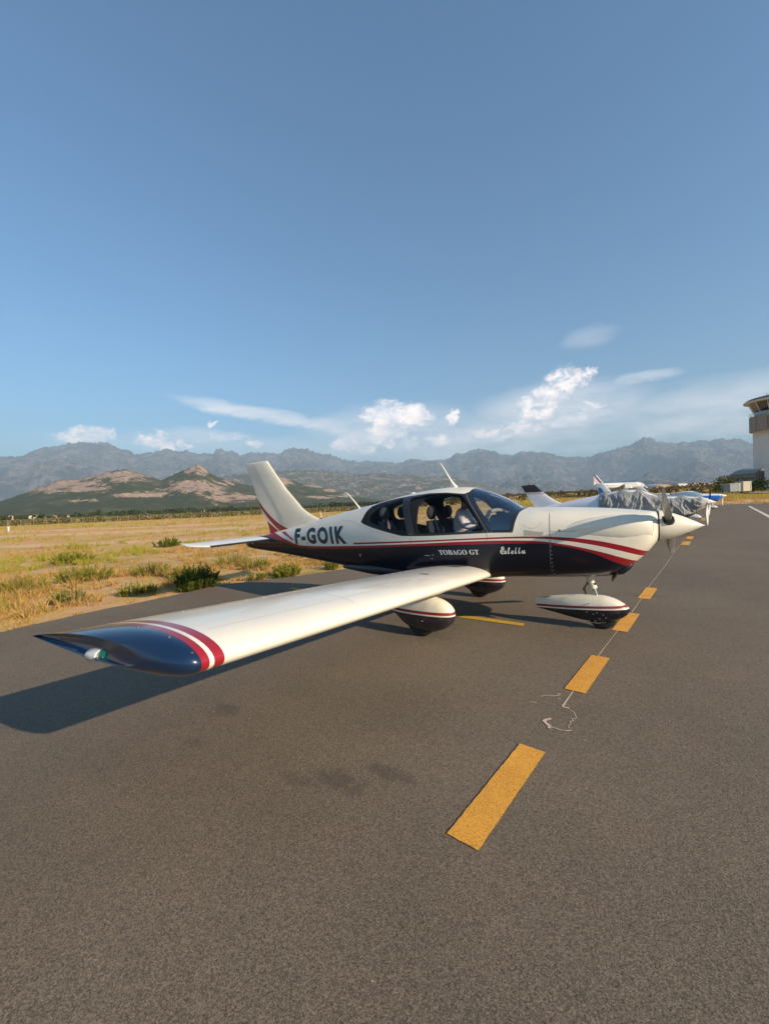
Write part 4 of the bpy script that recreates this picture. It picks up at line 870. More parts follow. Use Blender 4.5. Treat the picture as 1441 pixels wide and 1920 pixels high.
# belly and wing root fairing
rings = []
for x, hw, zt, zb in ((-1.80, .30, .72, .690), (-1.74, .44, .74, .640), (-1.2, .52, .78, .575), (-.6, .56, .80, .55), (-.1, .55, .84, .56), (.15, .48, .84, .59), (.35, .36, .82, .63), (.45, .2, .78, .68)):
    rings.append([(x, hw * math.copysign(abs(math.cos(a)) ** .55, math.cos(a)), (zt + zb) / 2 + (zt - zb) / 2 * math.copysign(abs(math.sin(a)) ** .55, math.sin(a))) for a in [2 * math.pi * k / 32 for k in range(32)]])
MB().loft(rings).build('belly_fairing', NAVYM, AC, True, 50)
def wing_poly(name, P, m, off=.0018):
    drape(name, poly2d(P), m, AC, grid=.03, fn=lambda x, y: wing_top(x, y, off))
for s_ in (-1, 1):
    wing_poly('wing_walk', [(x, y * -s_) for x, y in ((-.40, -.66), (-.38, -.80), (.04, -.85), (.12, -.80), (.37, -.93), (.44, -.66))], mat('walkway_grip', (.075, .072, .066), .95))
    for P in ([(-.215, -.95), (-.215, -2.4)], [(-.215, -2.55), (-.215, -4.55)]):
        drape('flap_gap', line2d(dense([(x, y * -s_) for x, y in P], .05), .008), PANEL, AC, grid=.1, fn=lambda x, y: wing_top(x, y, .0015))
for s_ in (-1, 1):
    for P in ([(-.02, -.95), (-.02, -4.6)], [(.52, -.95), (.52, -4.6)], [(.69, -2.4), (.2, -2.4), (-.5, -2.4)], [(.66, -3.5), (-.21, -3.5)], [(.66, -1.4), (-.21, -1.4)], [(-.215, -2.47), (-.50, -2.47)]):
        drape('panel_line', line2d(dense([(x, y * -s_) for x, y in P], .05), .0028), mat('faint_panel_gap', (.42, .40, .35), .6), AC, grid=.1, fn=lambda x, y: wing_top(x, y, .0013))
    q = [(.38 + .055 * math.cos(a), (1.85 + .055 * math.sin(a)) * s_) for a in np.linspace(0, 2 * math.pi, 20)[:-1]]
    wing_poly('fuel_cap', q, mat('fuel_cap_metal', (.45, .44, .41), .4, .7))
for k in range(22):
    for x in (.50, -.04): p = wing_top(x, -1.0 - .16 * k, .0); MB().tube([tuple(p), (p.x, p.y, p.z + .0022)], .006, 6).build('rivet', mat('rivet_cream', (.55, .52, .45), .5), AC)
for k, x in enumerate((.66, .50, .25, -.05, -.32)):
    p = wing_top(x, -4.785, -.002); MB().tube([tuple(p), (p.x, p.y, p.z + .005)], .008, 8).build('tip_screw', mat('fastener_steel', (.20, .19, .18), .4, .8), AC)
# navigation light in the hollow of the wing tip
MB().tube([(.20, -4.80, 1.012), (.165, -4.85, 1.008), (.12, -4.868, 1.004)], [.035, .032, .028], 16).build('light_base', BLACK, AC, True, 40)
NLG = glassmat('green_lens_glass', (.02, .30, .24), 1.5, .05); NLW = glassmat('clear_lens_glass', (.80, .82, .84), 1.5, .12)
MB().loft([[(.150 - .07 * t, -4.872 - .008 * t + r_ * math.cos(a), 1.003 + r_ * math.sin(a)) for a in [2 * math.pi * k / 20 for k in range(20)]] for t, r_ in ((0, .030), (.12, .034), (.3, .034), (.5, .031), (.6, .026), (.62, .004))]).build('green_light_lens', mat('green_lens', (.004, .10, .085), .08, coat=1.), AC, True, 40)
MB().loft([[(.105 - .15 * t, -4.880 - .012 * t + r_ * math.cos(a), 1.002 - .012 * t + r_ * .8 * math.sin(a)) for a in [2 * math.pi * k / 20 for k in range(20)]] for t, r_ in ((0, .037), (.2, .040), (.5, .038), (.62, .030), (.70, .022), (.9, .020), (1, .014), (1.02, .004))]).build('strobe_light_lens', mat('clear_lens', (.62, .64, .66), .12, coat=1.), AC, True, 40)
# tail end fittings
MB().box((-4.19, -.10, 1.00), (.05, .02, .03)).build('tail_light_cover', mat('old_plastic', (.35, .30, .22), .6), AC)
MB().tube([(-2.98, -.17, 1.26), (-2.60, -.30, 1.04), (-2.55, -.295, .96), (-2.42, -.28, .80), (-2.34, -.24, .71)], .004, 6).build('red_cord', mat('red_cord_fibre', (.30, .05, .04), .8), AC)
# antennas
def whip(P, r, name='antenna', m=None):
    MB().tube(P, r, 10).build(name, m or mat('white_antenna', (.78, .76, .70), .4), AC, True, 40)
whip([(.06, 0, 1.875), (.035, 0, 1.915), (-.01, 0, 1.985), (-.085, 0, 2.12), (-.17, 0, 2.262)], [.042, .026, .016, .010, .006])
whip([(-1.655, 0, 1.60), (-1.70, 0, 1.655), (-1.80, 0, 1.765), (-1.915, 0, 1.885), (-1.985, 0, 1.895)], [.018, .014, .011, .009, .006])
whip([(-2.50, 0, 1.44), (-2.51, 0, 1.50), (-2.535, 0, 1.605)], [.012, .005, .003])
MB().tube([(-2.50, 0, 1.455), (-2.50, 0, 1.475)], .02, 10).build('antenna_base', BLACK, AC)
ellip((-.645, 0, 1.815), (.055, .045, .028)).build('antenna_dome', mat('white_antenna', (.78, .76, .70), .4), AC, True)

# nose: spinner, propeller, intakes, exhaust
MB().tube([(2.556, 0, 1.295), (2.572, 0, 1.295)], .178, 36).build('spinner_backplate', BLACK, AC, False)
spinner_obj(AC, 2.575, .435, .181, 1.297, WHITE)
PROP = mat('grey_propeller_paint', (.24, .23, .205), .38, .5, var=(7, .25)); PROPF = PROP
shaft = Vector((math.cos(R(-6)), math.sin(R(-6)), 0)); side_v = Vector((math.sin(R(6)), -math.cos(R(6)), 0)) * -1
hubp = Vector((2.675, 0, 1.297)); near = Vector((-math.sin(R(6)) , -math.cos(R(6)), 0)); ph = R(63)
d1 = near * math.sin(ph) + Vector((0, 0, math.cos(ph)))
blade(AC, hubp, d1, shaft, PROP); blade(AC, hubp, -d1, shaft, PROP)
for d in (d1, -d1):
    c = hubp + d * .135; MB().tube([tuple(c), tuple(c + d * .05)], [.062, .058], 20).build('blade_boot', mat('black_boot', (.02, .02, .02), .7), AC, True, 40)
for s_ in (-1, 1):
    # raised cheek over the cylinders, ending in the intake beside the spinner
    rings = []
    for x, ya, yb, za, zb in ((1.58, .50, .556, 1.24, 1.32), (1.72, .45, .550, 1.20, 1.38), (1.88, .40, .545, 1.17, 1.42), (2.05, .36, .532, 1.155, 1.445), (2.20, .32, .511, 1.15, 1.455), (2.34, .27, .474, 1.16, 1.450), (2.45, .22, .425, 1.18, 1.43), (2.495, .21, .395, 1.20, 1.405), (2.502, .21, .385, 1.21, 1.395)):
        c = (za + zb) / 2; hh = (zb - za) / 2; hy = (yb - ya) / 2
        rings.append([(x, s_ * ((ya + yb) / 2 + hy * math.copysign(abs(math.cos(a)) ** .9, math.cos(a))), c + hh * math.copysign(abs(math.sin(a)) ** .9, math.sin(a))) for a in [2 * math.pi * k / 32 for k in range(32)]])
    MB().loft(rings).build('cowling_cheek', WHITE, AC, True, 50)
    MB().tube([(2.49, s_ * .30, 1.31), (2.506, s_ * .30, 1.31)], .07, 20).build('air_intake', BLACK, AC)
MB().loft([[(x + .0, -.22 + r_ * math.cos(a), z + r_ * math.sin(a)) for a in [2 * math.pi * k / 14 for k in range(14)]] for x, z, r_ in ((2.16, .83, .04), (2.13, .74, .038), (2.08, .665, .036))]).build('exhaust_pipe', mat('sooty_steel', (.05, .045, .04), .6, .6), AC, True, 40)
MB().loft([[(x, -.16 + r_ * 1.7 * math.cos(a), z + r_ * math.sin(a)) for a in [2 * math.pi * k / 16 for k in range(16)]] for x, z, r_ in ((1.95, .745, .01), (2.06, .745, .045), (2.20, .785, .06), (2.27, .835, .05), (2.31, .87, .02))]).build('oil_cooler_scoop', NAVYM, AC, True, 50)

# landing gear
NS = spatmat('nose_fairing_livery', .132, .075, .030); MS = spatmat('main_fairing_livery', .308, 0., .034, (.022, .017, .028))
spat(AC, 0, [(1.16, .335, .200, .010), (1.25, .350, .180, .035), (1.40, .376, .152, .075), (1.60, .404, .112, .115), (1.80, .420, .085, .135), (1.95, .420, .080, .140), (2.08, .395, .105, .130), (2.18, .345, .160, .098), (2.23, .310, .205, .060), (2.255, .275, .245, .012)], NS, 'nose_wheel_fairing')
for s_ in (-1, 1):
    spat(AC, 1.165 * s_, [(-.50, .350, .325, .010), (-.38, .400, .250, .055), (-.22, .455, .130, .105), (-.05, .500, .070, .130), (.12, .512, .062, .140), (.27, .480, .105, .130), (.37, .425, .160, .100), (.42, .370, .215, .060), (.44, .320, .270, .014)], MS, 'main_wheel_fairing')
    wheel(AC, 0.0, 1.165 * s_, .19, .14, 'main_wheel')
    MB().tube([(.13, 1.02 * s_, .70), (.10, 1.09 * s_, .52), (.06, 1.15 * s_, .36)], [.042, .036, .034], 14).build('main_gear_leg', WHITE, AC, True, 40)
    MB().tube([(.02, 1.05 * s_, .66), (-.04, 1.10 * s_, .50)], .014, 8).build('brake_line', BLACK, AC)
    MB().tube([(.06, 1.30 * s_, .215), (.06, 1.296 * s_, .225)], .012, 8).build('fairing_bolt', METAL, AC)
wheel(AC, 1.955, 0, .165, .12, 'nose_wheel')
ng = MB().tube([(1.795, 0, .72), (1.845, 0, .545)], .040, 18).build('nose_gear_leg', WHITE, AC, True, 40)
MB().tube([(1.845, 0, .56), (1.862, 0, .50)], .046, 18).build('leg_collar', WHITE, ng, True, 40)
MB().tube([(1.85, 0, .55), (1.90, 0, .38)], .024, 16).build('oleo_piston', mat('chrome_piston', (.7, .68, .64), .15, 1.), AC, True, 40)
sc_ = mat('dull_red_brown_steel', (.16, .10, .07), .5, .4)
MB().tube([(1.80, 0, .585), (1.755, 0, .495), (1.775, 0, .40)], .011, 8).tube([(1.80, .03, .585), (1.735, .03, .47)], .009, 8).build('scissor_link', sc_, AC, True, 40)
MB().tube([(1.87, -.03, .565), (1.90, -.03, .565)], .012, 10).tube([(1.79, -.045, .56), (1.79, .045, .56)], .014, 10).build('torque_pin', sc_, AC)
for x, z in ((1.79, .225), (1.86, .205), (1.90, .225), (1.97, .205), (1.93, .150), (1.88, .120), (1.90, .095), (2.0, .17), (1.81, .33)):
    MB().tube([(x, -.128, z), (x, -.142, z)], .008, 8).build('fairing_screw', METAL, AC)
MB().box((1.86, -.136, .098), (.16, .008, .008)).build('fairing_edge_strip', METAL, AC)

# cabin
SEAT = mat('dark_seat_fabric', (.035, .036, .042), .85, bump=(60, .3, .01)); BELT = mat('grey_seat_belt', (.20, .17, .18), .8)
def seat(x, y):
    s_ = empty('seat', (x, y, .62), 0, parent=AC)
    MB().loft([[(.30 + dx, .21 * a, b) for a, b in ((-1, .22), (-1, .32), (-.8, .36), (.8, .36), (1, .32), (1, .22))] for dx in (-.28, 0, .18)]).build('seat_cushion', SEAT, s_, True, 40)
    MB().loft([[(xx + t_ * dxx, .22 * k * wv, z) for k, dxx in ((-1, 0), (-.85, 1), (.85, 1), (1, 0), (.85, -1), (-.85, -1))] for xx, z, wv, t_ in ((.03, .30, .9, .05), (-.02, .5, 1, .06), (-.07, .70, .95, .055), (-.10, .79, .72, .04))]).build('seat_back', SEAT, s_, True, 50)
    MB().tube([(-.10, -.05, .76), (-.105, -.05, .84)], .008, 6).tube([(-.10, .05, .76), (-.105, .05, .84)], .008, 6).build('headrest_post', METAL, s_)
    ellip((-.115, 0, .905), (.055, .135, .105), 18, 10).build('headrest', SEAT, s_, True)
    MB().loft([[(xx, y_ - .025, z), (xx, y_ + .025, z), (xx - .004, y_ + .025, z), (xx - .004, y_ - .025, z)] for xx, y_, z in ((-.055, -.02, .83), (.0, -.09, .74), (.06, -.12, .58), (.13, -.10, .40))]).build('seat_belt', BELT, s_)
for x, y in ((-.09, -.31), (-.09, .31), (-.90, -.29), (-.90, .29)): seat(x, y)
MB().box((-.15, 0, .75), (1.9, .84, .04)).build('cabin_floor', LINER, AC)
MB().loft([[(x, k * hw, z) for k, z in ((-1, .75), (-1, zt - .05), (-.8, zt), (.8, zt), (1, zt - .05), (1, .75))] for x, hw, zt in ((.70, .52, 1.475), (.86, .50, 1.50), (1.00, .46, 1.47))]).build('instrument_panel', mat('grey_instrument_panel', (.055, .062, .07), .6), AC, True, 30)
MB().tube([(.66, -.50, 1.35), (.655, -.46, 1.455), (.65, -.33, 1.515), (.65, -.1, 1.53), (.65, .1, 1.53), (.65, .33, 1.515), (.655, .46, 1.455), (.66, .50, 1.35)], .026, 10).build('glareshield_edge', mat('tan_leather', (.40, .34, .26), .6), AC, True)
for y in (-.30, .30):
    MB().tube([(.70, y, 1.27), (.50, y, 1.27)], .014, 8).tube([(.50, y - .13, 1.33), (.49, y - .14, 1.26), (.50, y - .05, 1.24), (.50, y + .05, 1.24), (.49, y + .14, 1.26), (.50, y + .13, 1.33)], .013, 8).build('control_yoke', BLACK, AC, True)
AC.rotation_euler = (0, 0, 0)

# person sitting in the far front seat
def person():
    o = empty('person', (-.02, .31, .95), 0, 'person in a pale shirt sitting in the far front seat, leaning forward', 'person')
    me = bpy.data.meshes.new('body')
    J = [(.0, 0, .0), (.02, 0, .18), (.05, 0, .36), (.07, 0, .52), (.085, 0, .61), (.12, 0, .68), (.155, 0, .77),   # 0-6 pelvis..crown
         (.06, .17, .53), (.16, .23, .34), (.36, .17, .33), (.45, .15, .345),                                         # 7-10 left arm
         (.06, -.17, .53), (.17, -.23, .34), (.37, -.17, .33), (.46, -.15, .345),                                     # 11-14 right arm
         (.02, .09, -.02), (.42, .10, .02), (.44, .10, -.26), (.02, -.09, -.02), (.42, -.10, .02), (.44, -.10, -.26)]  # legs
    Ed = [(0, 1), (1, 2), (2, 3), (3, 4), (4, 5), (5, 6), (3, 7), (7, 8), (8, 9), (9, 10), (3, 11), (11, 12), (12, 13), (13, 14), (0, 15), (15, 16), (16, 17), (0, 18), (18, 19), (19, 20)]
    Rr = [.13, .13, .14, .12, .052, .085, .07, .075, .05, .036, .03, .075, .05, .036, .03, .09, .065, .045, .09, .065, .045]
    me.from_pydata(J, Ed, []); b = bpy.data.objects.new('t', me); col.objects.link(b); b.modifiers.new('s', 'SKIN'); sv = me.skin_vertices[0].data
    for i, r_ in enumerate(Rr): sv[i].radius = (r_, r_ * (1.25 if i in (0, 1, 2, 3) else 1))
    sv[0].use_root = True; sb = b.modifiers.new('u', 'SUBSURF'); sb.levels = 2; sb.render_levels = 2
    m2 = bpy.data.meshes.new_from_object(b.evaluated_get(bpy.context.evaluated_depsgraph_get())); bpy.data.objects.remove(b)
    sk = mat('skin', (.42, .24, .17), .5); sh = mat('pale_pink_shirt', (.85, .78, .80), .85, bump=(18, .5, .02)); tr = mat('dark_trousers', (.03, .03, .05), .8)
    m2.materials.clear(); [m2.materials.append(k) for k in (sk, sh, tr)]
    for p in m2.polygons:
        c = p.center; p.material_index = 2 if c.z < .02 else (0 if c.z > .605 or (c.x > .33 and c.z > .2) else 1); p.use_smooth = True
    bo = bpy.data.objects.new('body', m2); link(bo, o)
    ellip((.125, 0, .745), (.088, .082, .085), 16, 10).build('hair', mat('dark_hair', (.03, .018, .012), .7), o, True)
    for y in (-.03, .03): ellip((.222, y, .715), (.008, .011, .008), 8, 6).build('eye', mat('eye_dark', (.05, .04, .04), .2), o, True)
    MB().loft([[(.215, -.012, .705), (.215, .012, .705), (.222, 0, .72)], [(.243, -.008, .685), (.243, .008, .685), (.238, 0, .698)]]).build('nose', sk, o, True)
    ellip((.218, 0, .652), (.010, .022, .006), 10, 6).build('mouth', mat('lips', (.30, .10, .09), .5), o, True)
    for s_ in (-1, 1):
        ellip((.135, .085 * s_, .70), (.018, .010, .028), 10, 6).build('ear', sk, o, True)
        ell = (.475, .15 * s_, .35)
        h = MB()
        for k in range(4): h.tube([(.47, .15 * s_ + (k - 1.5) * .018, .35), (.52, .15 * s_ + (k - 1.5) * .02, .355), (.545, .15 * s_ + (k - 1.5) * .018, .335), (.54, .15 * s_ + (k - 1.5) * .016, .315)], [.009, .0085, .008, .006], 8)
        h.tube([(.455, .15 * s_ - .03 * s_, .345), (.485, .15 * s_ - .055 * s_, .335), (.505, .15 * s_ - .05 * s_, .32)], [.010, .009, .007], 8)
        h.loft([[(x, .15 * s_ + a * .034, .345 + b * .012) for a, b in ((-1, -1), (-1, 1), (1, 1), (1, -1))] for x in (.44, .475)])
        h.build('hand', sk, o, True)
person()

# ------------------------------------------------------------------ the other aircraft in the row
GRP = 'light aircraft parked in a row along the yellow dashed line'
def bandmat(name, bands, top, rough=.3):
    """paint by height: bands = [(z, colour below z), ...] rising, then top"""
    m = bpy.data.materials.new(name); m.use_nodes = True; g = G(m.node_tree); b = g.n['Principled BSDF']; x, y, z = g.xyz(g.coord()); c = top
    for zz, cc in reversed(bands): c = g.mix(g.m('LESS_THAN', z, zz), c, cc)
    g.put(b.inputs['Base Color'], c); b.inputs['Roughness'].default_value = rough; b.inputs['Coat Weight'].default_value = .4; return m
COCKPIT = mat('dark_canopy_glass', (.02, .03, .045), .08, coat=1.)
can_me = boolean(shell_obj('b', -.004, .012, a=-1.6, b=1.4, n=40, nv=64), [prism(GREEN)], 'INTERSECT')
def other_plane(loc, label, fus, finm, wingm, tipm, spm, blades, scale=1., rz=0., ry=0., finz=1., canopy=True, spin=.43, spats=None, beacon=False, wingz=True):
    o = empty('light_aircraft', loc, rz, label, 'airplane', GRP, None, ry); o.scale = (scale,) * 3
    MB().loft([wrap_ring(x, 0, 40) for x in fus_x(46)]).build('fuselage', fus, o, True, 40)
    if canopy: from_me('canopy_glass', can_me.copy(), canopy if canopy is not True else COCKPIT, o)
    f = fin(o, finm)
    for v_ in f.data.vertices: v_.co.z = 1.16 + (v_.co.z - 1.16) * finz
    for s_ in (-1, 1): wing(o, s_, (wingm, tipm, tipm)); stab(o, s_, wingm, tipm)
    if spin: spinner_obj(o, 2.575, spin, .18, 1.297, spm)
    for bm_, a in blades:
        blade(o, (2.66, 0, 1.297), (0, -math.sin(R(a)), math.cos(R(a))), (1, 0, 0), bm_)
    sm = spats or wingm
    spat(o, 0, [(1.30, .33, .25, .01), (1.6, .40, .12, .11), (1.95, .41, .08, .13), (2.18, .33, .16, .09), (2.25, .27, .24, .012)], sm, 'nose_wheel_fairing', 20)
    MB().tube([(1.80, 0, .70), (1.90, 0, .38)], .04, 10).build('nose_gear_leg', wingm, o, True)
    wheel(o, 1.95, 0, .165, .12, 'nose_wheel')
    for s_ in (-1, 1):
        spat(o, 1.165 * s_, [(-.50, .35, .325, .01), (-.22, .455, .175, .095), (.15, .512, .12, .13), (.37, .42, .195, .09), (.435, .31, .29, .012)], sm, 'main_wheel_fairing', 20)
        wheel(o, 0, 1.165 * s_, .19, .14, 'main_wheel'); MB().tube([(.13, 1.02 * s_, .70), (.06, 1.15 * s_, .36)], .04, 10).build('main_gear_leg', wingm, o, True)
    if beacon:
        MB().tube([(-4.05, 0, 1.16 + 1.44 * finz), (-4.05, 0, 1.16 + 1.44 * finz + .09)], [.035, .02], 10).build('red_beacon', mat('red_beacon_lens', (.45, .02, .02), .3), o, True)
    return o
WH2 = mat('cool_white_paint', (.74, .75, .76), .35, coat=.4); BLU = mat('bright_blue_paint', (.02, .12, .42), .3, coat=.5); WHB = mat('white_blade_paint', (.72, .71, .68), .4); BLKB = mat('black_blade_paint', (.015, .015, .016), .5)
p2 = other_plane((2.17, 14.7, 0), 'second plane in the row, wrapped in a grey fabric cover, with a navy topped fin', bandmat('navy_white_fuselage', [(1.0, NAVY), (1.04, (.3, .01, .02))], (.74, .76, .80)),
    bandmat('navy_topped_fin', [(1.88, (.70, .74, .82)), (1.905, (.35, .03, .06)), (1.935, (.70, .74, .82)), (1.955, (.35, .03, .06)), (1.97, (.70, .74, .82))], NAVY), WH2, NAVYP, WHITE, [(WHB, 172)], finz=.80, canopy=None, spin=0, beacon=True, spats=bandmat('navy_white_spat', [(.3, NAVY)], (.7, .7, .7)))
MB().tube([(2.55, 0, 1.297), (2.70, 0, 1.297), (2.74, 0, 1.297)], [.15, .13, .03], 20).build('spinner', WHB, p2, True, 40)
# fabric cover draped over cabin and cowling of the second plane
def cover():
    m = mat('grey_cover_fabric', (.25, .255, .255), .75, bump=(14, .25, .03)); xs = np.linspace(-1.10, 2.62, 230); nv = 120; V = []
    Xg, Ug = np.meshgrid(xs, np.linspace(-1, 1, nv + 1), indexing='ij'); wv = fbm(Xg * 1.3, Ug * 1.7 + 9, 51, 3)
    NA = fbm(Xg * 4.2 + 2.4 * wv + .8 * np.abs(Ug), Ug * .9 + 20, 61, 4, .5, True); NB = fbm(Xg * 2.2 - 1.9 * np.abs(Ug) + 30, Ug * 1.1 + 2 * wv, 71, 3, .5, True)
    for i, x in enumerate(xs):
        xx = min(x, 2.50); row = wrap_ring(xx, -.045, 160); zc = np.interp(x, [-1.1, 1.2, 1.7, 2.2, 2.5, 2.62], [.74, .72, .74, .86, 1.02, 1.16])
        top = sorted([q for q in row], key=lambda q: 0); zt = max(q[2] for q in row); zt_c = zt + .02
        if 0.7 < x < 1.6: zt_c += .05 * math.sin((x - .7) / .9 * math.pi)
        shr = 1. if x < 2.42 else math.sqrt(max(.02, 1 - ((x - 2.42) / .205) ** 2))
        for k in range(nv + 1):
            u_ = -1 + 2 * k / nv; s_ = math.copysign(1, u_); z = zt_c - (zt_c - zc) * abs(u_) ** 1.45 * (1); z = zc + (z - zc)
            y = s_ * float(halfw(np.array([xx]), np.array([min(z, zt - .001)]))[0]) if abs(u_) > .02 else 0
            y = y if abs(u_) < .75 else y * (1 + .05 * (abs(u_) - .75) / .25)
            fold = (.17 * (NA[i, k] - .62) + .15 * (NB[i, k] - .62)) * min(1, abs(u_) * 2.2)
            y = (y + s_ * (.06 * min(1, abs(u_) * 4) + fold)) * shr; zz = z * shr + (1.25) * (1 - shr)
            sag = -.018 * (1 + math.sin(x * 9 + 1)) * (1 - abs(u_)) - (.10 * math.exp(-((x - .72) / .18) ** 2)) * (1 - abs(u_) ** 2) * 0
            V.append((x, y, zz + sag))
    F = [(i * (nv + 1) + k, (i + 1) * (nv + 1) + k, (i + 1) * (nv + 1) + k + 1, i * (nv + 1) + k + 1) for i in range(len(xs) - 1) for k in range(nv)]
    o = mesh('aircraft_cover', V, F, m, None, True, label='wrinkled grey fabric cover draped over the cabin and cowling of the second plane', cat='cover'); o.location = (2.17, 14.7, 0); return o
cover()
MB().tube([(.70, .05, 1.93), (.62, .05, 2.0), (.35, .05, 2.27)], [.02, .014, .008], 8).build('antenna', WH2, p2, True)
p3 = other_plane((4.05, 28.2, -.08), 'third plane in the row, white with a long spinner and blue rudder patch', bandmat('white_blue_fuselage', [(1.0, (.62, .64, .66)), (1.08, (.02, .1, .4))], (.74, .75, .76)),
    bandmat('plain_white_fin', [(1.9, (.74, .75, .76))], (.74, .75, .76)), WH2, BLU, WHITE, [(BLKB, -4), (WHB, 176)], finz=1.0, ry=R(3.0), scale=.95)
for s_ in (-1, 1):
    mesh('rudder_patch', [(-4.20, s_ * .045, 2.30), (-4.05, s_ * .047, 1.60), (-3.72, s_ * .05, 1.66), (-3.80, s_ * .05, 1.98), (-3.95, s_ * .048, 2.22)], [(0, 1, 2, 3, 4)], BLU, p3)
p4 = other_plane((7.1, 45.0, -.05), 'farthest plane in the row, bright blue sides under a white top', bandmat('blue_side_fuselage', [(.80, (.68, .69, .70)), (1.36, (.02, .16, .60))], (.74, .75, .76)),
    WH2, WH2, BLU, WH2, [(BLKB, 8), (WHB, 188)], finz=.9, canopy=mat('pale_canopy_glass', (.20, .30, .42), .1, coat=1.))
MB().tube([(0, 0, 0), (.35, 0, 0)], .05, 10).build('cap_end', WH2, p4, True) if 0 else None

# ------------------------------------------------------------------ airliner on the far apron
def airliner():
    c = np.array([-5.2, 321.0]); z0 = float(ground_z(*c)); hd_ = math.atan2(.51, .86)
    o = empty('airliner', (c[0], c[1], z0 + .1), hd_, 'white twin jet airliner with blue and red stripes on its fin, far behind the row', 'airliner')
    wp = mat('airliner_white', (.72, .73, .75), .3, coat=.4); gl = mat('airliner_window', (.03, .04, .06), .2)
    st = [(-17.6, .15, 5.2), (-16.5, .5, 5.0), (-14, 1.05, 4.6), (-11, 1.6, 4.2), (-8, 1.93, 3.95), (-4, 1.98, 3.9), (6, 1.98, 3.9), (12.5, 1.98, 3.9), (14.3, 1.85, 3.8), (15.8, 1.5, 3.6), (16.9, .95, 3.4), (17.5, .4, 3.3), (17.7, .05, 3.27)]
    xs = np.linspace(-17.6, 17.7, 80); S = np.array(st)
    rg = [(x, float(_pch(S[:, 0], S[:, 1], np.array([x]))[0]), float(_pch(S[:, 0], S[:, 2], np.array([x]))[0])) for x in xs]
    MB().loft([[(x, r * math.cos(2 * math.pi * k / 32), z + r * 1.04 * math.sin(2 * math.pi * k / 32)) for k in range(32)] for x, r, z in rg]).build('fuselage', wp, o, True, 50)
    wm = MB()
    for i in range(44):
        x = -10.5 + i * .53
        for s_ in (-1, 1): wm.box((x, s_ * 1.955, 4.35), (.24, .06, .34))
    w_ = wm.build('cabin_windows', gl, o); w_['kind'] = 'stuff'
    for s_ in (-1, 1):
        mesh('cockpit_window', [(15.75, s_ * 1.42, 4.35), (16.35, s_ * 1.16, 4.15), (16.85, s_ * .55, 4.12), (16.3, s_ * .62, 4.62), (15.7, s_ * 1.12, 4.80)], [(0, 1, 2, 3, 4)], gl, o)
        for x in (14.0, -13.0): mesh('cabin_door', [(x, s_ * 1.985 if x > 0 else s_ * 1.32, 3.5), (x + .85, s_ * 1.95 if x > 0 else s_ * 1.45, 3.5), (x + .85, s_ * 1.86 if x > 0 else s_ * 1.25, 4.9), (x, s_ * 1.90 if x > 0 else s_ * 1.1, 4.9)], [(0, 1, 2, 3)], mat('door_outline', (.45, .47, .5), .5), o)
    def slab(P, t, name, m): 
        mb = MB(); n = len(P); ax = 1
        return mb
    # fin with stripes
    fw = [(-16.9, 5.3), (-12.0, 5.8), (-10.4, 5.9), (-15.2, 11.6), (-17.3, 11.7)]
    fm = bpy.data.materials.new('airliner_fin'); fm.use_nodes = True; g = G(fm.node_tree); b = g.n['Principled BSDF']; x, y, z = g.xyz(g.coord())
    d = g.m('ADD', x, g.m('MULTIPLY', z, .84)); cc = (.72, .73, .75)
    for a0, a1, q in ((-7.9, -6.1, (.01, .02, .12)), (-8.8, -8.3, (.45, .03, .05)), (-9.6, -9.2, (.45, .03, .05)), (-10.4, -10.0, (.01, .02, .12))):
        k = g.m('MULTIPLY', g.m('GREATER_THAN', d, a0), g.m('LESS_THAN', d, a1)); cc = g.mix(k, cc, q)
    g.put(b.inputs['Base Color'], cc)
    MB().loft([[(px, sy * .18, pz) for px, pz in fw] for sy in (-1, 1)]).build('tail_fin', fm, o)
    for s_ in (-1, 1):
        MB().loft([[(-12.8, s_ * .9, 5.0), (-16.2, s_ * .9, 5.0), (-16.2, s_ * .9, 5.25), (-12.8, s_ * .9, 5.25)], [(-15.8, s_ * 6.2, 5.5), (-17.2, s_ * 6.2, 5.5), (-17.2, s_ * 6.2, 5.6), (-15.8, s_ * 6.2, 5.6)]]).build('tailplane', wp, o)
        MB().loft([[(4.2, s_ * 1.2, 2.5), (-3.2, s_ * 1.2, 2.4), (-3.2, s_ * 1.2, 2.7), (3.5, s_ * 1.2, 3.2)], [(.2, s_ * 6.5, 3.1), (-3.4, s_ * 6.5, 3.0), (-3.4, s_ * 6.5, 3.2), (0, s_ * 6.5, 3.45)], [(-5.2, s_ * 16.8, 4.2), (-6.8, s_ * 16.8, 4.2), (-6.8, s_ * 16.8, 4.3), (-5.2, s_ * 16.8, 4.35)]]).build('wing', mat('airliner_wing_grey', (.42, .44, .46), .4), o)
        e = MB().loft([[(xx, s_ * 5.75 + r * math.cos(2 * math.pi * k / 20), 2.05 + r * math.sin(2 * math.pi * k / 20)) for k in range(20)] for xx, r in ((5.2, .95), (4.8, 1.12), (3, 1.15), (1.2, .85), (.2, .5))]).build('engine', mat('airliner_nacelle', (.60, .63, .66), .35, coat=.3), o, True, 40)
        MB().tube([(5.16, s_ * 5.75, 2.05), (5.22, s_ * 5.75, 2.05)], .86, 20).build('intake', BLACK, e)
        for x in (-1.2, -.2): wheel(o, x, s_ * 3.6, .58, .42)
        MB().tube([(-.7, s_ * 3.6, 2.8), (-.7, s_ * 3.6, .6)], .14, 8).build('main_gear_leg', METAL, o)
    wheel(o, 12.2, .25, .38, .22, 'nose_wheel'); wheel(o, 12.2, -.25, .38, .22, 'nose_wheel'); MB().tube([(12.2, 0, 2.2), (12.2, 0, .4)], .1, 8).build('nose_gear_leg', METAL, o)
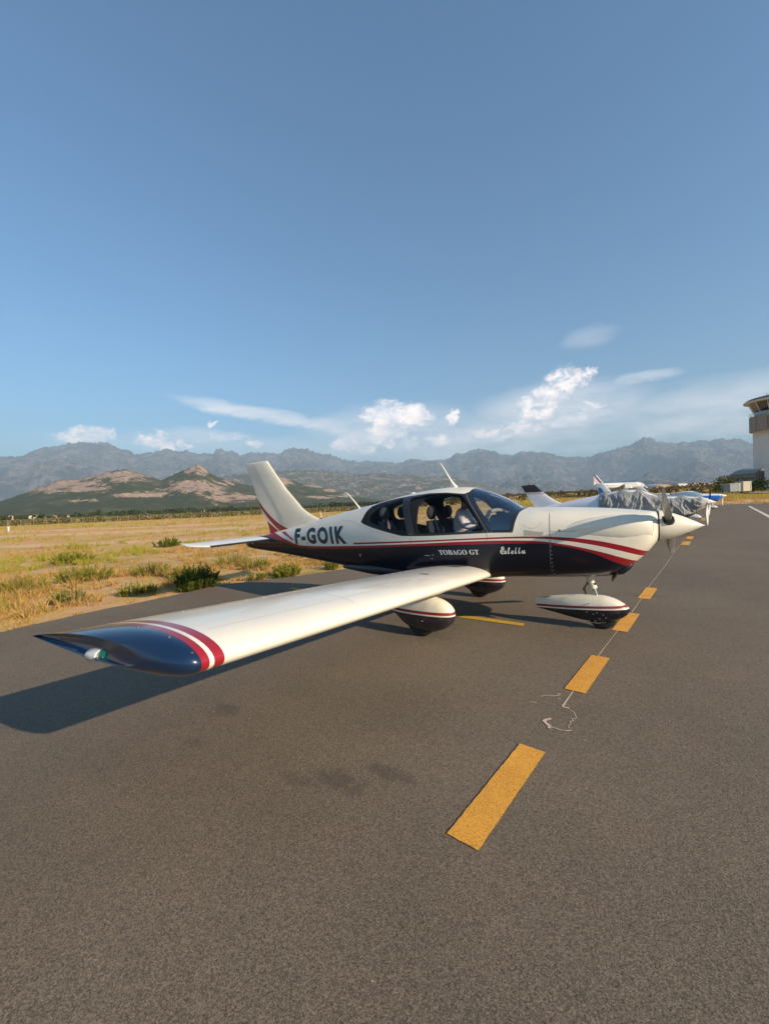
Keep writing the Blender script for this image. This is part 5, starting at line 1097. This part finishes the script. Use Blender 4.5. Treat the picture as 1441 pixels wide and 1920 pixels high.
    me = text2d('AIRFRANCE', box=(1.5, 4.85, 10.6, 5.5)); bm_ = None
    for v_ in me.vertices: x, z = v_.co.x, v_.co.y; v_.co = (x, -(1.98 * math.sqrt(max(0, 1 - ((z - 3.9) / 2.06) ** 2)) + .03), z)
    me.materials.append(mat('airliner_lettering', (.01, .02, .12), .5)); link(bpy.data.objects.new('airline_lettering', me), o)
airliner()

# ------------------------------------------------------------------ control tower, terminal and other buildings
CONC = mat('pinkish_concrete', (.40, .36, .33), .85, var=(.6, .06)); PALE = mat('pale_render', (.68, .67, .62), .85, var=(.5, .05)); SLAT = mat('bronze_cladding', (.27, .22, .18), .6); DGL = mat('dark_window_glass', (.012, .016, .02), .12, coat=1.)
ROOFD = mat('dark_metal_roof', (.09, .09, .09), .5); GREYC = mat('grey_cladding', (.22, .21, .20), .7); WOFF = mat('off_white_render', (.62, .62, .60), .8)
TX, TY = 36.0, 141.9; TZ = float(ground_z(TX, TY))
tw = empty('control_tower', (TX, TY, TZ), math.atan2(.51, .86), 'tall pale airport control tower with slanted dark cab windows', 'tower')
def ngon(r, n, z, a0=0.): return [(r * math.cos(a0 + 2 * math.pi * k / n), r * math.sin(a0 + 2 * math.pi * k / n), z) for k in range(n)]
zz = 1.9 - TZ
MB().loft([[( -3.9, -1.2, z), (-2.7, -3.4, z), (3.6, -3.4, z), (4.1, -1.2, z), (4.1, 3.4, z), (-4.1, 3.4, z)] for z in (-1, 17.5 - TZ)]).build('shaft', PALE, tw)
MB().loft([[(-3.95, -1.3, z), (-2.72, -3.55, z), (-2.60, -3.44, z), (-3.85, -1.2, z)] for z in (-1, 17.4 - TZ)]).build('shaft_edge_panel', CONC, tw)
for k in range(14):
    a = 2 * math.pi * (k + .5) / 14; MB().box((5.85 * math.cos(a), 5.85 * math.sin(a), 19.2 - TZ), (.25, 2.55, 3.9), a).build('balcony_panel', SLAT, tw)
MB().loft([ngon(5.8, 28, 17.35 - TZ), ngon(5.8, 28, 17.6 - TZ)]).build('balcony_floor', CONC, tw)
for z in (17.9, 18.6, 19.3, 20.0, 20.7):
    MB().loft([ngon(6.02, 28, z - TZ), ngon(6.02, 28, z + .09 - TZ)]).build('cladding_strip', CONC, tw)
MB().box((1.5, -5.9, 19.8 - TZ), (.9, .5, .9)).build('square_window', DGL, tw)
MB().loft([ngon(5.0, 14, 21.1 - TZ), ngon(5.0, 14, 22.2 - TZ)]).build('parapet', CONC, tw)
MB().loft([ngon(6.15, 28, 21.2 - TZ), ngon(6.15, 28, 22.1 - TZ)], caps=False).build('glass_railing', glassmat('railing_glass', (.55, .62, .62), 1.5, .1), tw)
for k in range(14):
    a0, a1 = 2 * math.pi * k / 14 + .03, 2 * math.pi * (k + 1) / 14 - .03
    f_ = lambda r, a, z: (r * math.cos(a), r * math.sin(a), z)
    mesh('cab_window', [f_(4.9, a0, 22.2 - TZ), f_(4.9, a1, 22.2 - TZ), f_(6.1, a1, 24.7 - TZ), f_(6.1, a0, 24.7 - TZ)], [(0, 1, 2, 3)], DGL, tw)
    a = 2 * math.pi * k / 14; MB().tube([f_(4.98, a, 22.15 - TZ), f_(6.15, a, 24.75 - TZ)], .10, 6).build('window_mullion', WOFF, tw)
MB().loft([ngon(6.2, 40, 24.7 - TZ), ngon(7.15, 40, 24.85 - TZ), ngon(7.2, 40, 25.1 - TZ)]).build('roof_edge', WOFF, tw, True, 30)
MB().loft([ngon(7.22, 40, 25.1 - TZ), ngon(6.3, 40, 25.75 - TZ), ngon(3.0, 40, 26.5 - TZ), ngon(.6, 40, 26.6 - TZ)]).build('roof', ROOFD, tw, True, 30)
MB().tube([(0, -.5, 26.4 - TZ), (0, -.5, 28.3 - TZ)], .08, 6).box((0, -.5, 28.3 - TZ), (.9, .5, .25)).build('roof_mast', METAL, tw)
MB().tube([(-3.2, 0, 25.9 - TZ), (-3.2, 0, 27.0 - TZ)], .08, 6).build('roof_mast', METAL, tw)
bz = TZ
bd = empty('terminal_building', (31.2, 135.5, 1.9), math.atan2(.51, .86), 'grey clad low building with a curved roof at the foot of the tower', 'building')
MB().loft([[(-3.0, y, -1), (1.2, y, -1), (1.2, y, 5.2), (.2, y, 5.35), (-1.4, y, 4.9), (-3.0, y, 4.0)] for y in (-1, 6)]).build('wall', GREYC, bd)
MB().loft([[(-3.3, y, 3.95), (-3.3, y, 4.15), (-1.4, y, 5.08), (.2, y, 5.52), (1.4, y, 5.35), (1.4, y, 5.2), (.2, y, 5.36), (-1.4, y, 4.92)] for y in (-1.4, 6.4)]).build('roof', mat('grey_green_roof', (.20, .22, .20), .6), bd)
for k in range(8): MB().box((-2.8 + k * .5, -1.04, 3.0), (.06, .06, 2.0)).build('cladding_rib', mat('cladding_rib_grey', (.15, .145, .14), .7), bd)
MB().box((-.9, -1.3, 2.05), (2.6, .8, .16)).build('door_canopy', WOFF, bd)
MB().box((-1.5, -1.05, .95), (.8, .08, 1.9)).build('glass_door', DGL, bd); MB().box((-.35, -1.2, .95), (.5, .3, 2.0)).build('pillar', PALE, bd)
be = empty('annex_building', (34.4, 131.0, 1.9), math.atan2(.51, .86), 'plain off white block with one dark window at the right edge', 'building')
MB().box((.8, 0, 2.4), (7.2, 5, 6.8)).build('wall', WOFF, be); MB().box((.8, 0, 5.85), (7.4, 5.2, .18)).build('parapet', PALE, be)
MB().box((.1, -2.52, 3.9), (1.6, .08, .9)).build('window', DGL, be)
ct = empty('storage_container', (19.6, 103.3, 1.6), math.atan2(.51, .86), 'small grey green container standing in the dry grass', 'container')
MB().box((0, 0, .7), (2.0, 2.2, 1.5)).build('container_body', mat('grey_green_metal', (.20, .26, .28), .6), ct); MB().box((-.05, 0, 1.5), (2.3, 2.4, .08)).build('roof', WOFF, ct); MB().box((.9, -1.12, .7), (.16, .06, 1.5)).build('door_frame', WOFF, ct)
c2 = empty('garden_shed', (22.3, 107.5, 1.7), math.atan2(.51, .86), 'cream shed to the right of the small container', 'shed')
MB().box((0, 0, .8), (1.6, 2, 1.9)).build('wall', mat('cream_render', (.50, .46, .36), .8), c2); MB().box((0, 0, 1.8), (1.8, 2.2, .12)).build('roof', WOFF, c2); MB().box((.75, -1.02, .75), (.14, .06, 1.7)).build('door_post', WOFF, c2)
def tree(x, y, h, wd, seed, label, c1=(.02, .03, .01), c2=(.055, .075, .02), dens=60, crown=9):
    r = np.random.default_rng(seed); z = float(ground_z(x, y)); o = empty('tree', (x, y, z), 0, label, 'tree', 'trees and bushes near the airport buildings')
    MB().tube([(0, 0, -.2), (.05, 0, h * .35), (.0, .05, h * .7)], [.06 * h / 3, .045 * h / 3, .02], 7).build('trunk', BARK, o, True)
    C = np.column_stack([r.normal(0, wd * .28, crown), r.normal(0, wd * .28, crown), h * r.uniform(.32, .85, crown)]); S = np.column_stack([np.full(crown, wd * .27), np.full(crown, wd * .27), np.full(crown, h * .17)]) * r.uniform(.7, 1.2, (crown, 1))
    gz = ground_z; V, Cc = blobs_mesh(C + [0, 0, 50], S, dens, c1, c2, seed, .32); V[:, 2] -= 50
    fastmesh('crown', V, np.arange(len(V)).reshape(-1, 4), LEAFM, o, Cc)
tree(24.6, 112, 3.6, 3.4, 3, 'dark round tree right of the small container')
tree(26.6, 114, 3.2, 3.0, 4, 'dark tree against the grey clad building')
tree(22.0, 121, 4.6, 4.4, 5, 'olive green tree behind the small container', (.06, .075, .015), (.12, .13, .03))
tree(43, 228, 7, 3.2, 6, 'small distant tree left of the flat roofed grey building')
gb = empty('flat_roofed_building', (42.5, 246, 3.4), math.atan2(.51, .86), 'grey flat roofed building in the distance left of the tower', 'building')
MB().box((0, 0, 1.3), (11, 8, 2.8)).build('wall', GREYC, gb); MB().box((0, 0, 2.8), (12, 9, .3)).build('roof', WOFF, gb); MB().box((2.6, 0, 4.3), (5, 5, 2.6)).build('upper_storey', GREYC, gb); MB().box((2.6, 0, 5.7), (5.8, 5.8, .25)).build('upper_roof', WOFF, gb)
MB().tube([(1.4, 0, 5.8), (1.4, 0, 7.8)], .08, 6).build('mast', METAL, gb)
for k in range(4): MB().box((-4 + k * 2.6, -4.03, 1.5), (1.5, .06, 1.1)).build('window', DGL, gb)
# arched hangar tent
hg = empty('arched_hangar', (14.8, 268.5, 3.9), math.atan2(.51, .86), 'low pale arched hangar tent behind the covered plane', 'hangar')
MB().loft([[(6.0 * math.cos(a), y, 3.1 * math.sin(a)) for a in np.linspace(0, math.pi, 17)] for y in (-6, -3, 0, 3, 6)], closed=False, caps=False).build('canopy_skin', mat('pale_pink_canvas', (.62, .55, .50), .8), hg, True)
mesh('end_wall', [(6.0 * math.cos(a), -5.6, 3.1 * math.sin(a)) for a in np.linspace(0, math.pi, 17)], [tuple(range(17))], mat('tan_end_wall', (.36, .29, .23), .85), hg)
for k in (-1, 1): MB().box((k * 2.4, -5.75, .9), (2.2, .1, 1.8)).build('door', mat('brown_door', (.20, .15, .11), .8), hg)
def house(x, y, wd, dp, h, rh, c, rc, label, rz=.5, wins=3, z=None):
    z = float(ground_z(x, y)) if z is None else z; o = empty('house', (x, y, z), rz, label, 'house')
    MB().box((0, 0, h / 2 - .5), (wd, dp, h + 1)).build('wall', mat('house_wall_%d' % int(c[0] * 100), c, .85), o)
    MB().loft([[(-wd * .55, -dp * .55, h), (wd * .55, -dp * .55, h), (wd * .55, dp * .55, h), (-wd * .55, dp * .55, h)], [(-wd * .42, -.1, h + rh), (wd * .42, -.1, h + rh), (wd * .42, .1, h + rh), (-wd * .42, .1, h + rh)]]).build('roof', mat('house_roof_%d' % int(rc[0] * 100), rc, .9), o)
    for k in range(wins): MB().box((-wd * .35 + k * wd * .7 / max(1, wins - 1), -dp / 2 - .03, h * .55), (wd * .09, .06, h * .28)).build('window', DGL, o)
TILE = (.42, .22, .14); 
for a in ((44, 505, 9, 8, 7, .4, (.66, .66, .62), (.5, .5, .48), 'tall narrow white house, leftmost of the distant houses'), (51, 508, 7, 8, 5, 1.2, (.62, .60, .54), TILE, 'low white house second from the left among the distant houses'), (60, 515, 14, 9, 5.5, 1.6, (.60, .50, .34), TILE, 'wide cream house in the middle of the distant houses'),
          (70, 523, 12, 9, 5, 1.4, (.58, .47, .30), TILE, 'yellowish house right of the wide cream one'), (79, 530, 10, 8, 6.5, 1.2, (.62, .58, .50), TILE, 'pale two storey house near the distant trees'), (90, 540, 12, 9, 4.5, 1.4, (.55, .5, .42), TILE, 'beige house at the right end of the distant houses')): house(*a)
for (az_, d, wd, h, c, z, lb) in ((162.9, 1000, 22, 5, (.68, .56, .36), 0, 'long cream farmhouse at the left border below the hill'), (160.7, 900, 12, 5, (.66, .52, .32), 0, 'yellow farmhouse among the dark trees on the left'), (159.2, 960, 20, 3.5, (.66, .56, .42), 0, 'long low cream barn right of the yellow farmhouse'),
     (157.9, 1120, 10, 4, (.66, .64, .6), 0, 'small white house right of the cream barn'), (152.4, 1250, 9, 4, (.6, .58, .52), 0, 'small pale house below the left granite top'), (150.3, 1080, 16, 3, (.66, .62, .55), 0, 'low pale shed under the saddle of the hill'), (144.0, 1150, 13, 4.5, (.72, .66, .6), 0, 'bright white house below the right granite top'),
     (136, 1300, 26, 3, (.55, .42, .34), 0, 'long pinkish barn just left of the tail fin'), (123.5, 1500, 14, 4, (.6, .52, .44), 0, 'pinkish house on the plain right of the tail fin'), (125.6, 1420, 10, 3.5, (.66, .6, .54), 0, 'small white house on the plain beside the fin')):
    p = at(az_, d); house(p[0], p[1], wd, 8, h, 1.6, c, (.42, .26, .18), lb, R(az_ - 90), 3, z)
# runway lights, pipe on the bank
for k, (x, y) in enumerate(((-77.5, 109.5), (-86, 104.5), (-69.3, 16.4))):
    o = empty('marker_post', (x, y, 0), 0, ('white marker post right of the tail fin in the far grass', 'white marker post nearer the tail fin in the far grass', 'lone white marker at the left border of the dry field')[k], 'marker'); MB().box((0, 0, .25), (.16, .16, .5)).build('post', WOFF, o); MB().box((0, 0, .53), (.26, .26, .10)).build('cap', WOFF, o)
pz = [(17.0, 79.6), (18.3, 80.3), (19.6, 81.0), (21.2, 82.0), (24, 83.6), (30, 87)]
MB().tube([(x, y, float(ground_z(x, y)) + (.62 if i else .75) - .02 * i) for i, (x, y) in enumerate(pz)], .13, 10).build('irrigation_pipe', mat('dark_green_pipe', (.035, .055, .03), .5), None, True, label='dark green pipe lying along the bank at the right edge', cat='pipe')
